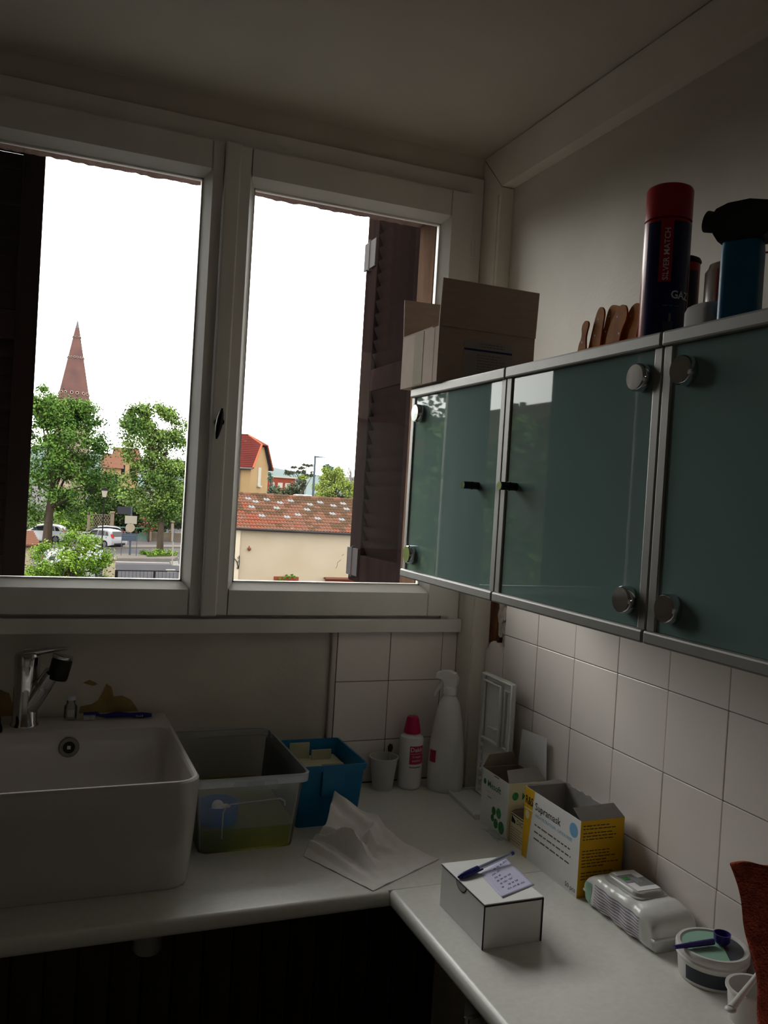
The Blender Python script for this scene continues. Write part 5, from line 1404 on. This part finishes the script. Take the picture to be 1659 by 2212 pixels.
def bg_tree(name, label, px, D_, parts, per, size, leaf, tr_=.3, cat='tree', **kw):
    p = G(px, D_); cl = []
    for k, (cx_, cy_, rx, rz, n_, cr) in enumerate(parts):
        c_ = at(cx_, cy_, D_); cl += crown(c_.x, c_.y, c_.z, rx, rx*.8, rz, n_, cr, k+px)
    return tree(name, label, tuple(p), cl, per, size, leaf, tr_, cat, **kw)
bg_tree('lime_tree', 'yellow-green round tree right of the street light', 715, 95, [(716,1038,1.9,1.7,36,.55),(738,1058,1.8,1.5,30,.55),(690,1062,.9,1.0,14,.45)], 220, .19, 'leaf_lime')
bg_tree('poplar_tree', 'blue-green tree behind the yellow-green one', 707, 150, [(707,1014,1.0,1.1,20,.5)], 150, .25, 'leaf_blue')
bg_tree('conifer_hedge', 'dark olive conifer below the red brick block', 620, 98, [(608,1062,1.2,.45,20,.4),(640,1056,.9,.55,16,.4),(654,1046,.5,.5,8,.3)], 170, .2, 'leaf_pine')
bg_tree('conifer_hedge', 'green conifer beside the tan house wall', 588, 104, [(588,1060,.5,.7,12,.32),(584,1028,.22,.9,7,.2)], 150, .18, 'leaf_blue')
bg_tree('cedar_tree', 'flat-topped dark cedar behind the red brick block', 650, 170, [(664,1005,1.5,.12,9,.35),(645,1010,1.5,.15,9,.4),(656,1019,1.8,.2,10,.4),(668,1027,1.0,.2,6,.4),(624,1020,1.2,.4,9,.45)], 120, .26, 'leaf_pine', .35)
bg_tree('young_tree', 'small light green tree by the street light pole', 655, 105, [(655,1033,.55,.4,8,.3)], 130, .2, 'leaf_lime', .1)
for px_, D_, lb_ in ((860,70,'green garden tree beyond the right end of the shed'), (960,58,'leafy tree beside the forecourt right of the shed'), (1060,80,'dark green tree at the far right behind the shutter')):
    bg_tree('garden_tree', lb_, px_, D_, [(px_,1040,2.4,2.2,30,.8)], 140, .26, 'leaf_dark')
p = G(758, 130)
bt = thing('bare_tree', 'pale leafless tree at the shutter edge behind the yellow-green tree', 'tree', tuple(p))
c_ = at(756, 1015, 130); r = random.Random(9)
B().tube([(0,0,0),(0,0,(c_.z-p.z)*.7)], [.25,.12], 6).obj('trunk', 'bare_twig', bt)
for i in range(46):
    a = Vector((0,0,(c_.z-p.z)*r.uniform(.5,.75))); e_ = Vector((r.uniform(-1.9,1.9), r.uniform(-1,1), c_.z-p.z+r.uniform(-1.2,1.5)))
    B().tube([a, a.lerp(e_,.5)+Vector((0,0,.2)), e_, e_+Vector((r.uniform(-.4,.4),0,.5))], [.07,.05,.03,.02], 4).obj('branch', 'bare_twig', bt)
a, c = at(574, 1030, 135), at(638, 1030, 135)
bk = thing('brick_block', 'low red brick block far behind the shed roof', 'building', ((a.x+c.x)/2, 135, GROUND_Z)); w_ = (c.x-a.x)/2; h_ = a.z-GROUND_Z
B().box(-w_, w_, 0, 8, 0, h_).obj('wall', 'brick_red', bk)
B().box(-w_-.2, w_+.2, -.2, 8.2, h_, h_+.25).obj('parapet', 'window_white', bk)
for sx in (-.55, 0, .5): B().box(sx*w_-.4, sx*w_+.4, -.06, .01, h_-1.6, h_-.8).obj('window', 'window_white', bk)
q = at(656, 1070, 70); vn = thing('parked_van', 'white van roof just above the shed ridge', 'van', (q.x, 70, GROUND_Z))
hh = q.z-GROUND_Z
B().rings([[(x, y, z) for x, y in ((-.75,-.9),(.75,-.9),(.75,.9),(-.75,.9))] for x_, z in ((0,.35),(0,hh-.25))]).obj('body', 'car_white', vn)
B().rings([[(x*k, y*k, z) for x, y in ((-.75,-.9),(.75,-.9),(.75,.9),(-.75,.9))] for k, z in ((.99,hh-.25),(.9,hh),(.6,hh+.05))]).obj('roof', 'car_white', vn)
for s_ in (-1, 1):
    for x in (-.4,.4): B().cyl((x, s_*.7,.33),(x, s_*.92,.33), .33, n=14).obj('wheel', 'car_tyre', vn, 40)

# ---------------------------------------------------------------- neighbouring stone house (mirrored in the glass cabinet doors)
NY = 17.0
def mir(px, py, y=NY):
    """where the sight line mirrored by the glass fronts (plane x = CX) meets depth y"""
    v = ray(px, py); return Vector((2*CX - v.x/v.y*y, y, CAMZ + v.z/v.y*y))
m1, apx_ = mir(1110, 928), mir(1217, 872)
nh = thing('stone_house', 'rubble stone gable house across the yard mirrored in the cabinet glass', 'house', (0, NY, 0))
sl_k = (apx_.z-m1.z)/(apx_.x-m1.x); xap, zap = apx_.x, apx_.z; xe = m1.x+1.6; zev = zap + sl_k*(xe-xap)
B().prism([(xe-.3, GROUND_Z), (xe-.3, zev-.25), (xap, zap-.25), (2*xap-xe+.3, zev-.25), (2*xap-xe+.3, GROUND_Z)], 0, 8, 'y').obj('gable_wall', 'rubble', nh)
for s_ in (0, 1):
    x1_ = xe if s_ == 0 else 2*xap-xe
    B().hexa([(xap,-.35,zap-.28),(x1_,-.35,zev-.28),(x1_,8.3,zev-.28),(xap,8.3,zap-.28),(xap,-.35,zap),(x1_,-.35,zev),(x1_,8.3,zev),(xap,8.3,zap)]).obj('roof', 'terracotta_moss', nh)
    for k in range(14):
        y_ = -.25 + k*.62; B().cyl((xap, y_, zap-.03), (x1_, y_, zev-.03), .08, n=6).obj('tile_row', 'terracotta', nh)
B().cyl((xap, -.35, zap), (xap, 8.3, zap), .09, n=8).obj('ridge', 'terracotta', nh)
for yy in (1.75, 2.1, 2.45):
    B().box(xap-.06, xap+.06, yy, yy+.12, zap-.2, zap+.17).obj('chimney_pot', 'terracotta_moss', nh)
g1 = mir(1080, 1040, 12.5); 
tree('yard_tree', 'green yard tree before the stone house, mirrored in the cabinet glass', (g1.x, 12.5, GROUND_Z), crown(g1.x, 12.5, g1.z-.5, 1.5, 1.0, 1.5, 30, .42, 41) + crown(mir(930,1000,12.5).x, 12.3, g1.z-.2, 1.3, 1.0, 1.7, 30, .42, 42), 160, .13, 'leaf_mid', .16)

for o in bpy.data.objects:
    if o.name.split('.')[0] in ('fine_print', 'handwriting', 'bristles'): o['kind'] = 'stuff'
